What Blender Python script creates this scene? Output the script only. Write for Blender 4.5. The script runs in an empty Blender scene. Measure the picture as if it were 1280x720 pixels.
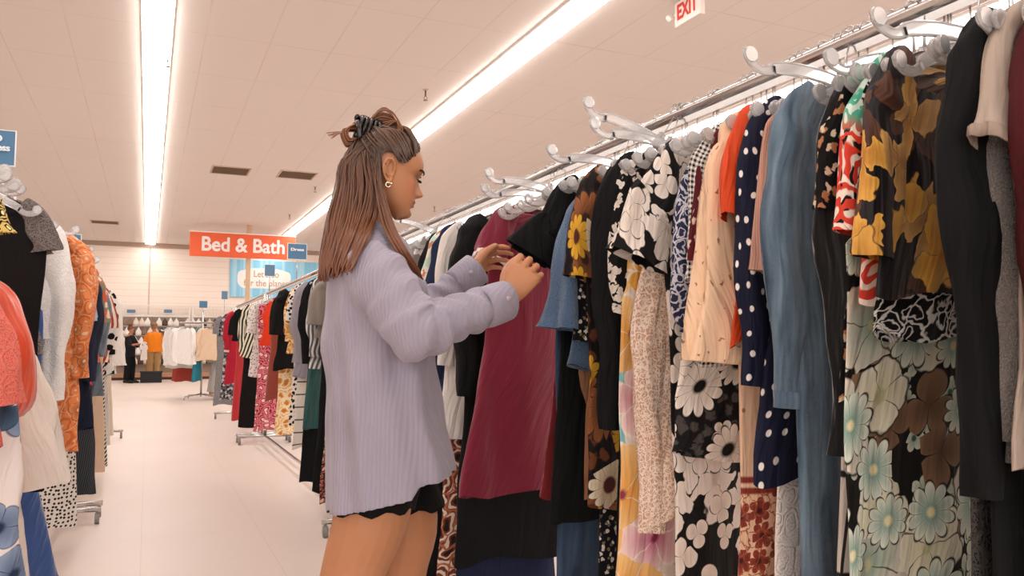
import bpy, bmesh, math, random
from mathutils import Vector, Matrix, noise
R = math.radians
scene = bpy.context.scene
col = scene.collection
rnd = random.Random(7)

# ---------------------------------------------------------------- camera
FPX = 1000.0
CAMH = 1.05
PITCH = math.atan(0.072)
YAW = math.atan(0.4548)
CP, SP, CY, SY = math.cos(PITCH), math.sin(PITCH), math.cos(YAW), math.sin(YAW)
Fv = Vector((SY*CP, CY*CP, SP)); Rv = Vector((CY, -SY, 0)); Uv = Rv.cross(Fv)
CAM = Vector((0, 0, CAMH))
cam = bpy.data.objects.new('camera', bpy.data.cameras.new('camera'))
cam.data.sensor_width = 36; cam.data.lens = 36*FPX/1280
cam.data.clip_start = 0.02; cam.data.clip_end = 200
mw = Matrix((Rv, Uv, -Fv)).transposed().to_4x4(); mw.translation = CAM
cam.matrix_world = mw
col.objects.link(cam); scene.camera = cam

def ray(px, py):
    return Fv + Rv*((px-640)/FPX) + Uv*((360-py)/FPX)
def at(px, py, z):
    "world point seen at px,py at camera depth z"
    return CAM + ray(px, py)*z
def on_x(px, py, X):
    r = ray(px, py); return CAM + r*(X/r.x)
def on_z(px, py, Z):
    r = ray(px, py); return CAM + r*((Z-CAMH)/r.z)
def on_y(px, py, Y):
    r = ray(px, py); return CAM + r*(Y/r.y)

# ---------------------------------------------------------------- mesh helpers
def obj(name, bm, mat=None, parent=None, smooth=True, loc=None):
    me = bpy.data.meshes.new(name)
    bm.normal_update()
    bm.to_mesh(me); bm.free()
    if mat:
        for m in (mat if isinstance(mat, (list, tuple)) else [mat]): me.materials.append(m)
    if smooth:
        for p in me.polygons: p.use_smooth = True
    o = bpy.data.objects.new(name, me); col.objects.link(o)
    if parent is not None: o.parent = parent
    if loc is not None: o.location = loc
    return o
def tag(o, label=None, cat=None, group=None, kind=None):
    if label: o['label'] = label
    if cat: o['category'] = cat
    if group: o['group'] = group
    if kind: o['kind'] = kind
    return o
def empty(name, loc=(0,0,0), rz=0.0):
    o = bpy.data.objects.new(name, None); col.objects.link(o)
    o.location = loc; o.rotation_euler = (0,0,rz); o.empty_display_size = .05
    return o
def children(o): return list(o.children)
def copy_tree(o, parent=None, mats=None):
    kids = [c for c in scene_children(o)]
    c = o.copy(); col.objects.link(c)
    if parent is not None: c.parent = parent
    for k in kids: copy_tree(k, c)
    return c
def scene_children(o):
    return [c for c in bpy.data.objects if c.parent is o]

def box(bm, lo, hi, mi=0):
    vs = [bm.verts.new((x,y,z)) for x in (lo[0],hi[0]) for y in (lo[1],hi[1]) for z in (lo[2],hi[2])]
    for f in ((0,1,3,2),(4,6,7,5),(0,4,5,1),(2,3,7,6),(0,2,6,4),(1,5,7,3)):
        fc = bm.faces.new([vs[i] for i in f]); fc.material_index = mi
def bevel_box(lo, hi, w=.004, seg=2):
    bm = bmesh.new(); box(bm, lo, hi)
    bmesh.ops.bevel(bm, geom=bm.edges[:], offset=w, segments=seg, affect='EDGES', profile=.5)
    return bm
def ring_loft(bm, rings, closed=True, cap0=False, cap1=False, mi=0):
    "rings: list of lists of Vector, same length; uv in metres when uvl layer exists"
    vs = [[bm.verts.new(p) for p in r] for r in rings]
    n = len(rings[0])
    uv = bm.loops.layers.uv.get('UVMap')
    if uv is not None:
        us = []
        for r in rings:
            a = [0.0]
            for i in range(n): a.append(a[-1] + (r[(i+1)%n]-r[i]).length)
            us.append(a)
        vv = [0.0]
        for j in range(1, len(rings)):
            vv.append(vv[-1] + max((rings[j][i]-rings[j-1][i]).length for i in range(0, n, max(1,n//6))))
    for j in range(len(vs)-1):
        for i in range(n if closed else n-1):
            k = (i+1) % n
            try: f = bm.faces.new((vs[j][i], vs[j][k], vs[j+1][k], vs[j+1][i]))
            except ValueError: continue
            f.material_index = mi
            if uv is not None:
                um = (us[0][-1]+us[-1][-1])/2
                co = ((i,j),(i+1,j),(i+1,j+1),(i,j+1))
                for l,(a,b) in zip(f.loops, co):
                    # keep the print straight: blend arc length with the mean scale
                    l[uv].uv = (us[b][a] - us[b][-1]/4, -vv[b])
    if cap0: bm.faces.new(list(reversed(vs[0]))).material_index = mi
    if cap1: bm.faces.new(vs[-1]).material_index = mi
    return vs
def frame_of(t, up=Vector((0,1,0))):
    t = t.normalized()
    if abs(t.dot(up)) > .95: up = Vector((1,0,0)) if abs(t.x) < .9 else Vector((0,0,1))
    a = (up - t*t.dot(up)).normalized(); b = t.cross(a)
    return a, b
def tube(bm, pts, rad, n=10, caps=True, up=Vector((0,1,0)), round_caps=False, mi=0):
    "rad: per-point radius or (ra along up, rb across)"
    pts = [Vector(p) for p in pts]
    if not isinstance(rad, (list,tuple)) : rad = [rad]*len(pts)
    rad = [(r,r) if not isinstance(r,(tuple,list)) else r for r in rad]
    rings = []
    if round_caps:
        t0 = (pts[0]-pts[1]).normalized(); t1 = (pts[-1]-pts[-2]).normalized()
        pre = []; post = []
        for ang in (80, 55, 28):
            c, s = math.cos(R(ang)), math.sin(R(ang))
            pre.append((pts[0]+t0*(s*min(rad[0])), (rad[0][0]*c, rad[0][1]*c)))
            post.insert(0, (pts[-1]+t1*(s*min(rad[-1])), (rad[-1][0]*c, rad[-1][1]*c)))
        P = [p for p,_ in pre]+pts+[p for p,_ in post]
        RR = [r for _,r in pre]+rad+[r for _,r in post]
    else: P, RR = pts, rad
    m = len(P); pa = None
    for i in range(m):
        t = (P[min(i+1,m-1)]-P[max(i-1,0)])
        if t.length < 1e-9: t = Vector((0,0,1))
        if pa is None: a, b = frame_of(t, up)
        else:
            tn = t.normalized(); a = (pa - tn*pa.dot(tn)).normalized(); b = tn.cross(a)
        pa = a
        rings.append([P[i]+a*(RR[i][0]*math.cos(2*math.pi*k/n))+b*(RR[i][1]*math.sin(2*math.pi*k/n)) for k in range(n)])
    ring_loft(bm, rings, True, caps, caps, mi)
    return rings
def smooth_path(pts, k=6):
    "Catmull-Rom"
    pts = [Vector(p) for p in pts]; out = []
    for i in range(len(pts)-1):
        p0 = pts[max(i-1,0)]; p1 = pts[i]; p2 = pts[i+1]; p3 = pts[min(i+2,len(pts)-1)]
        for j in range(k):
            t = j/k
            out.append(.5*((2*p1)+(p2-p0)*t+(2*p0-5*p1+4*p2-p3)*t*t+(3*p1-p0-3*p2+p3)*t*t*t))
    out.append(pts[-1]); return out
def lerp_tab(tab, v):
    if v <= tab[0][0]: return tab[0][1]
    for (a,x),(b,y) in zip(tab, tab[1:]):
        if v <= b: 
            t = (v-a)/(b-a); return x+(y-x)*t
    return tab[-1][1]
def scurve_tab(tab, v):
    "smooth (cosine) interpolation"
    if v <= tab[0][0]: return tab[0][1]
    n=len(tab)
    for i in range(n-1):
        a,x = tab[i]; b,y = tab[i+1]
        if v <= b:
            t=(v-a)/(b-a)
            m0=(y-tab[i-1][1])/(b-tab[i-1][0])*(b-a) if i>0 else (y-x)
            m1=(tab[i+2][1]-x)/(tab[i+2][0]-a)*(b-a) if i+2<n else (y-x)
            t2=t*t;t3=t2*t
            return (2*t3-3*t2+1)*x+(t3-2*t2+t)*m0+(-2*t3+3*t2)*y+(t3-t2)*m1
    return tab[-1][1]
def remesh(name, bm, voxel, smooth=2):
    me = bpy.data.meshes.new(name+'_src'); bm.to_mesh(me); bm.free()
    o = bpy.data.objects.new(name+'_src', me); col.objects.link(o)
    md = o.modifiers.new('r', 'REMESH'); md.mode = 'VOXEL'; md.voxel_size = voxel; md.use_smooth_shade = True
    if smooth:
        s = o.modifiers.new('s', 'SMOOTH'); s.factor = .5; s.iterations = smooth
    dg = bpy.context.evaluated_depsgraph_get()
    out = bmesh.new(); out.from_object(o, dg)
    bpy.data.objects.remove(o); bpy.data.meshes.remove(me)
    return out

# ---------------------------------------------------------------- node helpers
def srgb(c):
    if isinstance(c, str):
        c = c.lstrip('#'); c = tuple(int(c[i:i+2],16) for i in (0,2,4))
    out = []
    for v in c[:3]:
        v = v/255
        out.append(v/12.92 if v <= .04045 else ((v+.055)/1.055)**2.4)
    if max(out) < .013: out = [v*.45 for v in out]
    return (*out, 1)
class NT:
    def __init__(s, name):
        s.m = bpy.data.materials.new(name); s.m.use_nodes = True
        s.t = s.m.node_tree; s.t.nodes.clear()
        s.out = s.t.nodes.new('ShaderNodeOutputMaterial')
        s.p = s.t.nodes.new('ShaderNodeBsdfPrincipled')
        s.t.links.new(s.p.outputs[0], s.out.inputs[0])
    def n(s, typ, **kw):
        nd = s.t.nodes.new(typ)
        for k,v in kw.items(): setattr(nd, k, v)
        return nd
    def l(s, a, b): s.t.links.new(a, b)
    def setin(s, sock, v):
        if hasattr(v, 'links') or isinstance(v, bpy.types.NodeSocket): s.l(v, sock)
        else: sock.default_value = v
    def math(s, op, a, b=None, c=None, clamp=False):
        nd = s.n('ShaderNodeMath', operation=op, use_clamp=clamp)
        s.setin(nd.inputs[0], a)
        if b is not None: s.setin(nd.inputs[1], b)
        if c is not None: s.setin(nd.inputs[2], c)
        return nd.outputs[0]
    def vmath(s, op, a, b=None, scale=None):
        nd = s.n('ShaderNodeVectorMath', operation=op)
        s.setin(nd.inputs[0], a)
        if b is not None: s.setin(nd.inputs[1], b)
        if scale is not None: s.setin(nd.inputs['Scale'], scale)
        return nd.outputs['Value'] if op in ('LENGTH','DOT_PRODUCT','DISTANCE') else nd.outputs[0]
    def mix(s, f, a, b):
        nd = s.n('ShaderNodeMix', data_type='RGBA')
        s.setin(nd.inputs[0], f); s.setin(nd.inputs[6], a); s.setin(nd.inputs[7], b)
        return nd.outputs[2]
    def less(s, a, b, soft=0.02):
        "1 where a<b, soft edge"
        return s.math('MULTIPLY_ADD', s.math('SUBTRACT', b, a), 1/soft, .5, clamp=True)
    def coords(s, kind='UV', scale=(1,1,1), rot=0, loc=(0,0,0), warp=0, wscale=10):
        tc = s.n('ShaderNodeTexCoord'); mp = s.n('ShaderNodeMapping')
        s.l(tc.outputs[kind], mp.inputs[0])
        mp.inputs['Scale'].default_value = scale; mp.inputs['Rotation'].default_value = (0,0,rot); mp.inputs['Location'].default_value = loc
        v = mp.outputs[0]
        if warp:
            nz = s.noise(v, wscale, 2, color=True)
            v = s.vmath('ADD', v, s.vmath('SCALE', s.vmath('SUBTRACT', nz, (.5,.5,.5)), scale=warp))
        return v
    def noise(s, v, scale, detail=2, rough=.5, color=False, dim='3D'):
        nd = s.n('ShaderNodeTexNoise', noise_dimensions=dim); s.l(v, nd.inputs['Vector'])
        nd.inputs['Scale'].default_value = scale; nd.inputs['Detail'].default_value = detail; nd.inputs['Roughness'].default_value = rough
        return nd.outputs['Color'] if color else nd.outputs['Fac']
    def vor(s, v, scale, feature='F1', rand=1, out='Distance', dim='2D'):
        nd = s.n('ShaderNodeTexVoronoi', voronoi_dimensions=dim, feature=feature); s.l(v, nd.inputs['Vector'])
        nd.inputs['Scale'].default_value = scale; nd.inputs['Randomness'].default_value = rand
        return nd.outputs[out] if out else nd
    def sep(s, v):
        nd = s.n('ShaderNodeSeparateXYZ'); s.l(v, nd.inputs[0]); return nd.outputs
    def bump(s, h, strength=.3, dist=.002):
        nd = s.n('ShaderNodeBump'); s.l(h, nd.inputs['Height'])
        nd.inputs['Strength'].default_value = strength; nd.inputs['Distance'].default_value = dist
        s.l(nd.outputs[0], s.p.inputs['Normal'])
    def flower(s, base, cell, size, petals, cols, line='#16120f', keep=1.0, rand=.75, seed=0, deep=.55, lw=.035, centre=.2, pw=.5, elong=1.0, warp=.0):
        """prints flowers over base colour. cell = metres between flowers, size = radius in metres"""
        v = s.coords('UV', (1/cell, 1/cell*elong, 1), rot=seed*.7, loc=(seed*3.17, seed*1.73, 0), warp=warp, wscale=3)
        vo = s.vor(v, 1, rand=rand, out=None)
        d = s.vmath('SUBTRACT', v, vo.outputs['Position'])
        x, y, _ = s.sep(d)
        cr, cg, cb = [o for o in s.sep(vo.outputs['Color'])]
        ang = s.math('ADD', s.math('ARCTAN2', y, x), s.math('MULTIPLY', cr, 6.283))
        rad = s.vmath('LENGTH', s.n_comb(x, y))
        rs = size/cell
        lobe = s.math('POWER', s.math('ABSOLUTE', s.math('COSINE', s.math('MULTIPLY', ang, petals/2))), pw)
        R0 = s.math('MULTIPLY', s.math('MULTIPLY_ADD', lobe, deep, 1-deep), s.math('MULTIPLY_ADD', cg, .5*rs, .75*rs))
        present = s.math('LESS_THAN', cb, keep)
        q = s.math('DIVIDE', rad, R0)
        inside = s.math('MULTIPLY', s.less(q, 1.0, .06), present)
        colr = s.mix(s.math('SMOOTH_MIN', q, 1.0, .2), srgb(cols[1]), srgb(cols[0]))
        if len(cols) > 3: colr = s.mix(s.math('GREATER_THAN', cg, .5), colr, s.mix(s.math('MINIMUM', q, 1.0), srgb(cols[4] if len(cols)>4 else cols[1]), srgb(cols[3])))
        out = base
        if line:
            outl = s.math('MULTIPLY', s.less(q, 1.0+lw*4, .06), present)
            out = s.mix(outl, out, srgb(line))
        out = s.mix(inside, out, colr)
        if line:   # petal divisions
            div = s.math('MULTIPLY', s.less(lobe, .28 if pw<.7 else .12, .1), s.less(q, 1.0, .06))
            div = s.math('MULTIPLY', div, present)
            out = s.mix(s.math('MULTIPLY', div, .8), out, srgb(line))
        if centre:
            cm = s.math('MULTIPLY', s.less(rad, centre*rs, .05), present)
            out = s.mix(cm, out, srgb(cols[2]))
        return out
    def n_comb(s, x, y, z=0.0):
        nd = s.n('ShaderNodeCombineXYZ'); s.setin(nd.inputs[0], x); s.setin(nd.inputs[1], y); s.setin(nd.inputs[2], z); return nd.outputs[0]
    def done(s, base=None, rough=.85, sheen=.0, weave=True, bump=.25, **kw):
        if base is not None: s.setin(s.p.inputs['Base Color'], base)
        s.p.inputs['Roughness'].default_value = rough
        s.p.inputs['Specular IOR Level'].default_value = kw.get('spec', .25)
        if sheen: s.p.inputs['Sheen Weight'].default_value = sheen
        if weave:
            v = s.coords('UV', (1,1,1))
            a = s.noise(v, 60, 3, .6); b = s.noise(v, 900, 1)
            c = s.noise(s.coords('UV', (16,2.6,1), warp=.4, wscale=1.5), 1, 3, .55)
            h = s.math('ADD', a, s.math('MULTIPLY', b, .25))
            s.bump(s.math('ADD', s.math('MULTIPLY', h, bump*.6), s.math('MULTIPLY', c, 4.6)), .85, .006)
        return s.m
# ---------------------------------------------------------------- materials
MATS = {}
def cached(fn):
    def w(*a, **k):
        key = (fn.__name__, str(a), str(sorted(k.items())))
        if key not in MATS: MATS[key] = fn(*a, **k)
        return MATS[key]
    return w
@cached
def plain(c, rough=.85, sheen=0, var=.12, spec=.25):
    t = NT('cloth'); v = t.coords('UV')
    c0 = srgb(c); c1 = tuple(x*(1-var) for x in c0[:3])+(1,)
    return t.done(t.mix(t.noise(v, 25, 3), c0, c1), rough, sheen, spec=spec)
@cached
def satin(c, c2=None):
    t = NT('satin'); v = t.coords('UV')
    return t.done(t.mix(t.noise(v, 8, 3), srgb(c), srgb(c2 or c)), .38, .3, bump=.1, spec=.5)
@cached
def denim(c='#8298a8', c2='#26384a'):
    t = NT('denim'); v = t.coords('UV')
    a = t.noise(v, 12, 4, .65); b = t.noise(t.coords('UV', (1200,260,1), rot=.7), 1, 1)
    st = t.noise(t.coords('UV', (22,3,1), warp=.5, wscale=1.5), 1, 3, .6)
    f = t.math('MULTIPLY_ADD', b, .35, t.math('MULTIPLY_ADD', a, .5, t.math('MULTIPLY_ADD', st, 1.9, -1.0)), clamp=True)
    return t.done(t.mix(f, srgb(c2), srgb(c)), .9, .2, bump=.5)
@cached
def boucle(c='#2b4d72', c2='#7797b8'):
    t = NT('boucle'); v = t.coords('UV')
    a = t.vor(v, 260)
    t.p.inputs['Base Color'].default_value = srgb(c)
    m = t.done(t.mix(t.math('MULTIPLY', t.noise(v, 420, 2), .8), srgb(c), srgb(c2)), .95, .4, weave=False)
    t.bump(a, .8, .004); return m
@cached
def dots(bg, fg, cell=.03, r=.15, rand=.55):
    t = NT('dots'); v = t.coords('UV', (1/cell,1/cell,1))
    d = t.vor(v, 1, rand=rand)
    return t.done(t.mix(t.less(d, r, .04), srgb(bg), srgb(fg)), .8)
@cached
def ditsy(bg, cols, cell=.03, r=.3, warp=.6):
    "small irregular sprigs"
    t = NT('ditsy'); base = srgb(bg)
    for i, c in enumerate(cols):
        v = t.coords('UV', (1/cell,1/cell,1), loc=(i*5.3, i*2.9, 0), rot=i*.9, warp=warp, wscale=2.5)
        base = t.mix(t.less(t.vor(v, 1), r/(1+.25*i), .05), base, srgb(c))
    return t.done(base, .85)
@cached
def scroll(bg, fg, cell=.05, w=.09, warp=1.2):
    "curling line ornament, paisley, lace"
    t = NT('scroll'); v = t.coords('UV', (1/cell,1/cell,1), warp=warp, wscale=1.3)
    e = t.vor(v, 1, 'DISTANCE_TO_EDGE'); d = t.vor(v, 1)
    ringm = t.less(t.math('ABSOLUTE', t.math('SUBTRACT', d, .28)), w*.6, .05)
    m = t.math('MAXIMUM', t.less(e, w, .05), ringm)
    return t.done(t.mix(m, srgb(bg), srgb(fg)), .85)
@cached
def paisley(bg, cols, cell=.06):
    t = NT('paisley'); base = srgb(bg)
    v = t.coords('UV', (1/cell,1/cell,1), warp=1.0, wscale=1.1)
    d = t.vor(v, 1, rand=.9)
    w = t.math('FRACT', t.math('MULTIPLY', d, 3.2))
    base = t.mix(t.less(w, .45, .1), base, srgb(cols[0]))
    base = t.mix(t.less(d, .2, .04), base, srgb(cols[1]))
    e = t.vor(v, 1, 'DISTANCE_TO_EDGE', rand=.9)
    base = t.mix(t.less(e, .05, .03), base, srgb(cols[2 % len(cols)]))
    return t.done(base, .85)
@cached
def stripes(c1, c2, w=.01, duty=.5, rot=0, c3=None):
    t = NT('stripes'); v = t.coords('UV', (1/w,1/w,1), rot=rot)
    x, y, _ = t.sep(v)
    f = t.less(t.math('FRACT', x), duty, .06)
    base = t.mix(f, srgb(c2), srgb(c1))
    if c3:
        f2 = t.less(t.math('FRACT', t.math('MULTIPLY', x, .25)), .12, .02); base = t.mix(f2, base, srgb(c3))
    return t.done(base, .8)
@cached
def check(c1, c2, w=.008):
    t = NT('check'); v = t.coords('UV', (1/w,1/w,1)); x, y, _ = t.sep(v)
    f = t.math('MULTIPLY', t.math('ADD', t.less(t.math('FRACT', x), .5, .1), t.less(t.math('FRACT', y), .5, .1)), .5)
    return t.done(t.mix(f, srgb(c1), srgb(c2)), .85)
@cached
def plaid():
    t = NT('plaid'); v = t.coords('UV', (1/.16,1/.16,1)); x, y, _ = t.sep(v)
    f = t.math('MAXIMUM', t.less(t.math('ABSOLUTE', t.math('SUBTRACT', t.math('FRACT', y), .5)), .035, .02), t.less(t.math('ABSOLUTE', t.math('SUBTRACT', t.math('FRACT', t.math('MULTIPLY', x, 4)), .5)), .08, .04))
    tw = t.less(t.math('FRACT', t.math('MULTIPLY', t.math('ADD', x, y), 40)), .5, .2)
    base = t.mix(t.math('MULTIPLY', tw, .25), srgb('#d9cdc2'), srgb('#6b6460'))
    return t.done(t.mix(f, base, srgb('#25211f')), .9)
@cached
def animal(bg='#e8ddd2', fg='#15110f', cell=.03):
    t = NT('spots'); v = t.coords('UV', (1/cell,1/cell,1), warp=.5, wscale=2)
    d = t.vor(v, 1)
    return t.done(t.mix(t.less(d, .34, .04), srgb(bg), srgb(fg)), .85)
@cached
def lace(bg, fg, cell=.045):
    t = NT('lace'); v = t.coords('UV', (1/cell,1/cell,1), warp=.9, wscale=1.2)
    e = t.vor(v, 1, 'DISTANCE_TO_EDGE'); d = t.vor(v, 1); fine = t.vor(t.coords('UV', (220,220,1)), 1)
    m = t.math('MAXIMUM', t.less(e, .06, .05), t.less(t.math('ABSOLUTE', t.math('SUBTRACT', d, .3)), .05, .04))
    base = t.mix(m, t.mix(t.less(fine, .3, .1), srgb(fg), srgb(bg)), srgb(fg))
    mt = t.done(base, .9, weave=False); t.bump(m, .6, .004); return mt
@cached
def print_mat(kind):
    t = NT('print_'+kind)
    if kind == 'leaf':          # dark aubergine blouse, amber leaves
        b = srgb('#1c1115')
        b = t.flower(b, .12, .07, 3, ('#5c3520','#2c1a16','#2c1a16'), line=None, seed=5, deep=.9, centre=0, warp=.5, keep=.7)
        b = t.flower(b, .12, .080, 3, ('#eab04e','#b87626','#8a5220','#dca862','#9a6a34'), line='#4a2810', seed=2, deep=.9, lw=.01, centre=0, pw=1.0, warp=.5, keep=.72)
        b = t.flower(b, .16, .07, 2, ('#e0a84a','#b87828','#b87828'), line='#3a2010', seed=8, deep=.9, lw=.01, centre=0, keep=.6, warp=.5)
        return t.done(b, .6, spec=.4)
    if kind == 'sage':          # black maxi with pale sage and cream flowers
        b = srgb('#141211')
        b = t.flower(b, .05, .026, 5, ('#cfd3c0','#8fa896','#3a5a4c'), seed=3, keep=.8, deep=.5)
        b = t.flower(b, .10, .055, 3, ('#8a6a50','#5e4433','#5e4433'), seed=6, keep=.5, deep=.75, centre=0)
        b = t.flower(b, .125, .075, 5, ('#e3dcc6','#cfc9a6','#b9b58c','#dcd0bf','#7e9a88'), seed=1, deep=.28, keep=.8, centre=.14, lw=.015, warp=.25)
        b = t.flower(b, .11, .052, 10, ('#dfe2d0','#5e9486','#e8dcae'), seed=4, deep=.45, keep=.62, centre=.16, lw=.02)
        return t.done(b, .75)
    if kind == 'bigwhite':      # black with large cream flowers
        b = srgb('#161412')
        b = t.flower(b, .15, .085, 5, ('#eee3d8','#e0d2c5','#cbbcae'), seed=2, deep=.5, lw=.012, centre=.12, warp=.45, keep=.9, pw=.7)
        b = t.flower(b, .08, .04, 3, ('#ece0d4','#d9cabd','#161412'), seed=7, deep=.7, keep=.55, centre=0, lw=.02)
        return t.done(b, .75)
    if kind == 'daisy':
        b = t.mix(t.less(t.vor(t.coords('UV', (30,30,1), warp=.8, wscale=2), 1), .33, .1), srgb('#17151a'), srgb('#4c4744'))
        b = t.flower(b, .05, .022, 5, ('#e8ddd2','#b5aaa0','#1a1715'), seed=3, keep=.4)
        b = t.flower(b, .13, .062, 12, ('#f0e6da','#cfc2b5','#1c1815'), seed=1, deep=.4, centre=.24, lw=.02, keep=.8)
        return t.done(b, .75)
    if kind == 'hawaii':
        v = t.coords('UV', (9,9,1), warp=.9, wscale=1.1)
        b = t.mix(t.less(t.vor(v, 1), .42, .03), srgb('#86c3c8'), srgb('#eadccf'))
        b = t.flower(b, .17, .098, 5, ('#f3d7cf','#c75a86','#8c2f4c','#f2c98a','#e29a3c'), line='#f4e8dc', seed=3, deep=.4, lw=.03, centre=.12, warp=.2)
        b = t.flower(b, .15, .07, 5, ('#eeb04e','#d98f2c','#b8631e'), line='#f4e8dc', seed=6, deep=.4, lw=.03, centre=.12, keep=.5)
        return t.done(b, .7)
    if kind == 'sunflower':
        b = t.mix(t.less(t.vor(t.coords('UV', (16,16,1), warp=.7, wscale=2), 1), .25, .1), srgb('#1d1210'), srgb('#6e3b22'))
        b = t.flower(b, .13, .075, 12, ('#9c6036','#6b3a22','#3a1c14'), seed=4, deep=.4, centre=.2, keep=.75, line='#2a1610')
        b = t.flower(b, .12, .066, 11, ('#e2ad33','#c78a1e','#4c1b16','#e8d9c0','#caa777'), seed=2, deep=.45, centre=.32, keep=.75, line='#4a2a12', lw=.015)
        return t.done(b, .7)
    if kind == 'rose':          # ivory with blue roses
        b = srgb('#e9ddd6')
        b = t.flower(b, .2, .07, 5, ('#8fa0ba','#4a5d7c','#26354a'), seed=2, deep=.3, centre=.2, keep=.55, line='#26354f', lw=.01)
        b = t.flower(b, .19, .05, 2, ('#4c6680','#22303f','#22303f'), seed=5, deep=.85, centre=0, keep=.5, line='#1a2330', lw=.01)
        return t.done(b, .8)
    if kind == 'orange':        # orange paisley shirt
        v = t.coords('UV', (16,16,1), warp=1.3, wscale=1.0)
        d = t.vor(v, 1, rand=.9); w = t.math('FRACT', t.math('MULTIPLY', d, 2.6))
        b = t.mix(t.less(w, .4, .15), srgb('#ec8a4c'), srgb('#d46a34'))
        b = t.mix(t.less(d, .13, .04), b, srgb('#edc4a0'))
        e = t.vor(v, 1, 'DISTANCE_TO_EDGE', rand=.9)
        b = t.mix(t.less(e, .03, .03), b, srgb('#f0b98c'))
        b = t.flower(b, .09, .035, 4, ('#e89a5c','#a33c17','#f2d5b5'), seed=2, deep=.5, keep=.5, line='#8c3514', lw=.02)
        return t.done(b, .55, spec=.4)
    if kind == 'mint':
        v = t.coords('UV', (15,15,1), warp=1.2, wscale=1.0)
        d = t.vor(v, 1, rand=.9); w = t.math('FRACT', t.math('MULTIPLY', d, 3))
        b = t.mix(t.less(w, .5, .12), srgb('#4fa88c'), srgb('#cfe3d6'))
        y = t.sep(t.coords('UV'))[1]
        low = t.mix(t.less(w, .45, .12), srgb('#d5402f'), t.mix(t.less(t.vor(v,1.7), .3, .05), srgb('#f0dccb'), srgb('#1b1716')))
        b = t.mix(t.less(y, -.17, .03), b, low)
        return t.done(b, .75)
    if kind == 'border':        # peach skirt with dark red border print
        y = t.sep(t.coords('UV'))[1]
        b = srgb('#e6bfa0')
        fl = t.flower(srgb('#e0b797'), .05, .026, 6, ('#8c3a2a','#6e2a20','#3e1a16'), seed=2, deep=.6, keep=.85, line=None)
        fl = t.mix(t.less(t.vor(t.coords('UV',(40,40,1),warp=1,wscale=2),1,'DISTANCE_TO_EDGE'), .05, .04), fl, srgb('#9c5238'))
        band = t.math('MULTIPLY', t.less(y, -.80, .01), t.less(-1.02, y, .01))
        b = t.mix(band, b, fl)
        for yy in (-.80, -.78, -1.03, -1.05):
            b = t.mix(t.less(t.math('ABSOLUTE', t.math('SUBTRACT', y, yy)), .006, .004), b, srgb('#8a3527'))
        b = t.mix(t.math('MULTIPLY', t.less(t.vor(t.coords('UV',(14,14,1)),1), .06, .03), .8), b, srgb('#8c5a48'))
        return t.done(b, .8)
    if kind == 'smallbw':
        b = t.flower(srgb('#171412'), .045, .03, 5, ('#e6dccf','#d0c4b6','#171412'), seed=2, deep=.65, keep=.85, centre=.1, pw=.9, warp=.6)
        return t.done(b, .8)
    if kind == 'poppy':
        b = t.flower(srgb('#1a1516'), .08, .045, 5, ('#b8474a','#7a2530','#2a1010'), seed=1, deep=.4, keep=.7)
        b = t.flower(b, .06, .02, 3, ('#c9a27a','#7a5a40','#7a5a40'), seed=5, keep=.6, centre=0)
        return t.done(b, .8)
@cached
def metal(c='#b9b6b3', rough=.25):
    t = NT('metal'); t.p.inputs['Metallic'].default_value = 1
    return t.done(srgb(c), rough, weave=False)
@cached
def solid(c, rough=.5, spec=.4, name='paint'):
    t = NT(name); v = t.coords('Object')
    c0 = srgb(c); return t.done(t.mix(t.noise(v, 6, 2), c0, tuple(x*.94 for x in c0[:3])+(1,)), rough, weave=False, spec=spec)
@cached
def clear_plastic():
    t = NT('clear_plastic')
    t.p.inputs['Transmission Weight'].default_value = .74
    t.p.inputs['IOR'].default_value = 1.42
    return t.done(srgb('#fffdfc'), .16, weave=False, spec=.6)
@cached
def emit(c, s, name='lamp'):
    t = NT(name); e = t.n('ShaderNodeEmission'); e.inputs[0].default_value = srgb(c); e.inputs[1].default_value = s
    t.l(e.outputs[0], t.out.inputs[0]); return t.m

# ---------------------------------------------------------------- the setting
CEIL = CAMH + 3.25
BACK = 27.8
XL, XR, YF = -13.0, 17.0, -7.0
def struct(name, bm, mat, smooth=False):
    return tag(obj(name, bm, mat, None, smooth), kind='structure')
t = NT('floor_vinyl'); v = t.coords('Object')
n1 = t.noise(v, .8, 3); n2 = t.noise(v, 14, 4)
b = t.mix(n1, srgb('#decfc6'), srgb('#d6c5bb')); b = t.mix(t.math('MULTIPLY', n2, .12), b, srgb('#cdb8a9'))
gx, gy, _ = t.sep(t.coords('Object', (1/.61,1/.61,1)))
seam = t.math('MAXIMUM', t.less(t.math('FRACT', gx), .006, .004), t.less(t.math('FRACT', gy), .006, .004))
b = t.mix(t.math('MULTIPLY', seam, .25), b, srgb('#a88c78'))
floor_m = t.done(b, .4, weave=False, spec=.25)
t.l(t.math('MULTIPLY_ADD', n1, .12, .38), t.p.inputs['Roughness'])

bm = bmesh.new(); box(bm, (XL,YF,-.1), (XR,BACK,0)); struct('floor', bm, floor_m)
t = NT('ceiling_tile'); v = t.coords('Object')
gx, gy, _ = t.sep(t.coords('Object', (1/.65,1/1.33,1), loc=(.3,.43,0)))
ln = t.math('MAXIMUM', t.less(t.math('FRACT', gx), .022, .01), t.less(t.math('FRACT', gy), .013, .006))
ln = t.math('MULTIPLY', ln, t.math('MULTIPLY_ADD', t.noise(v, .9, 2), 1.4, -.35, clamp=True))
b = t.mix(t.noise(v, .25, 3), srgb('#f1e9e4'), srgb('#ece2db'))
b = t.mix(t.math('MULTIPLY', t.noise(v, 90, 2), .15), b, srgb('#bda08e'))
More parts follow.
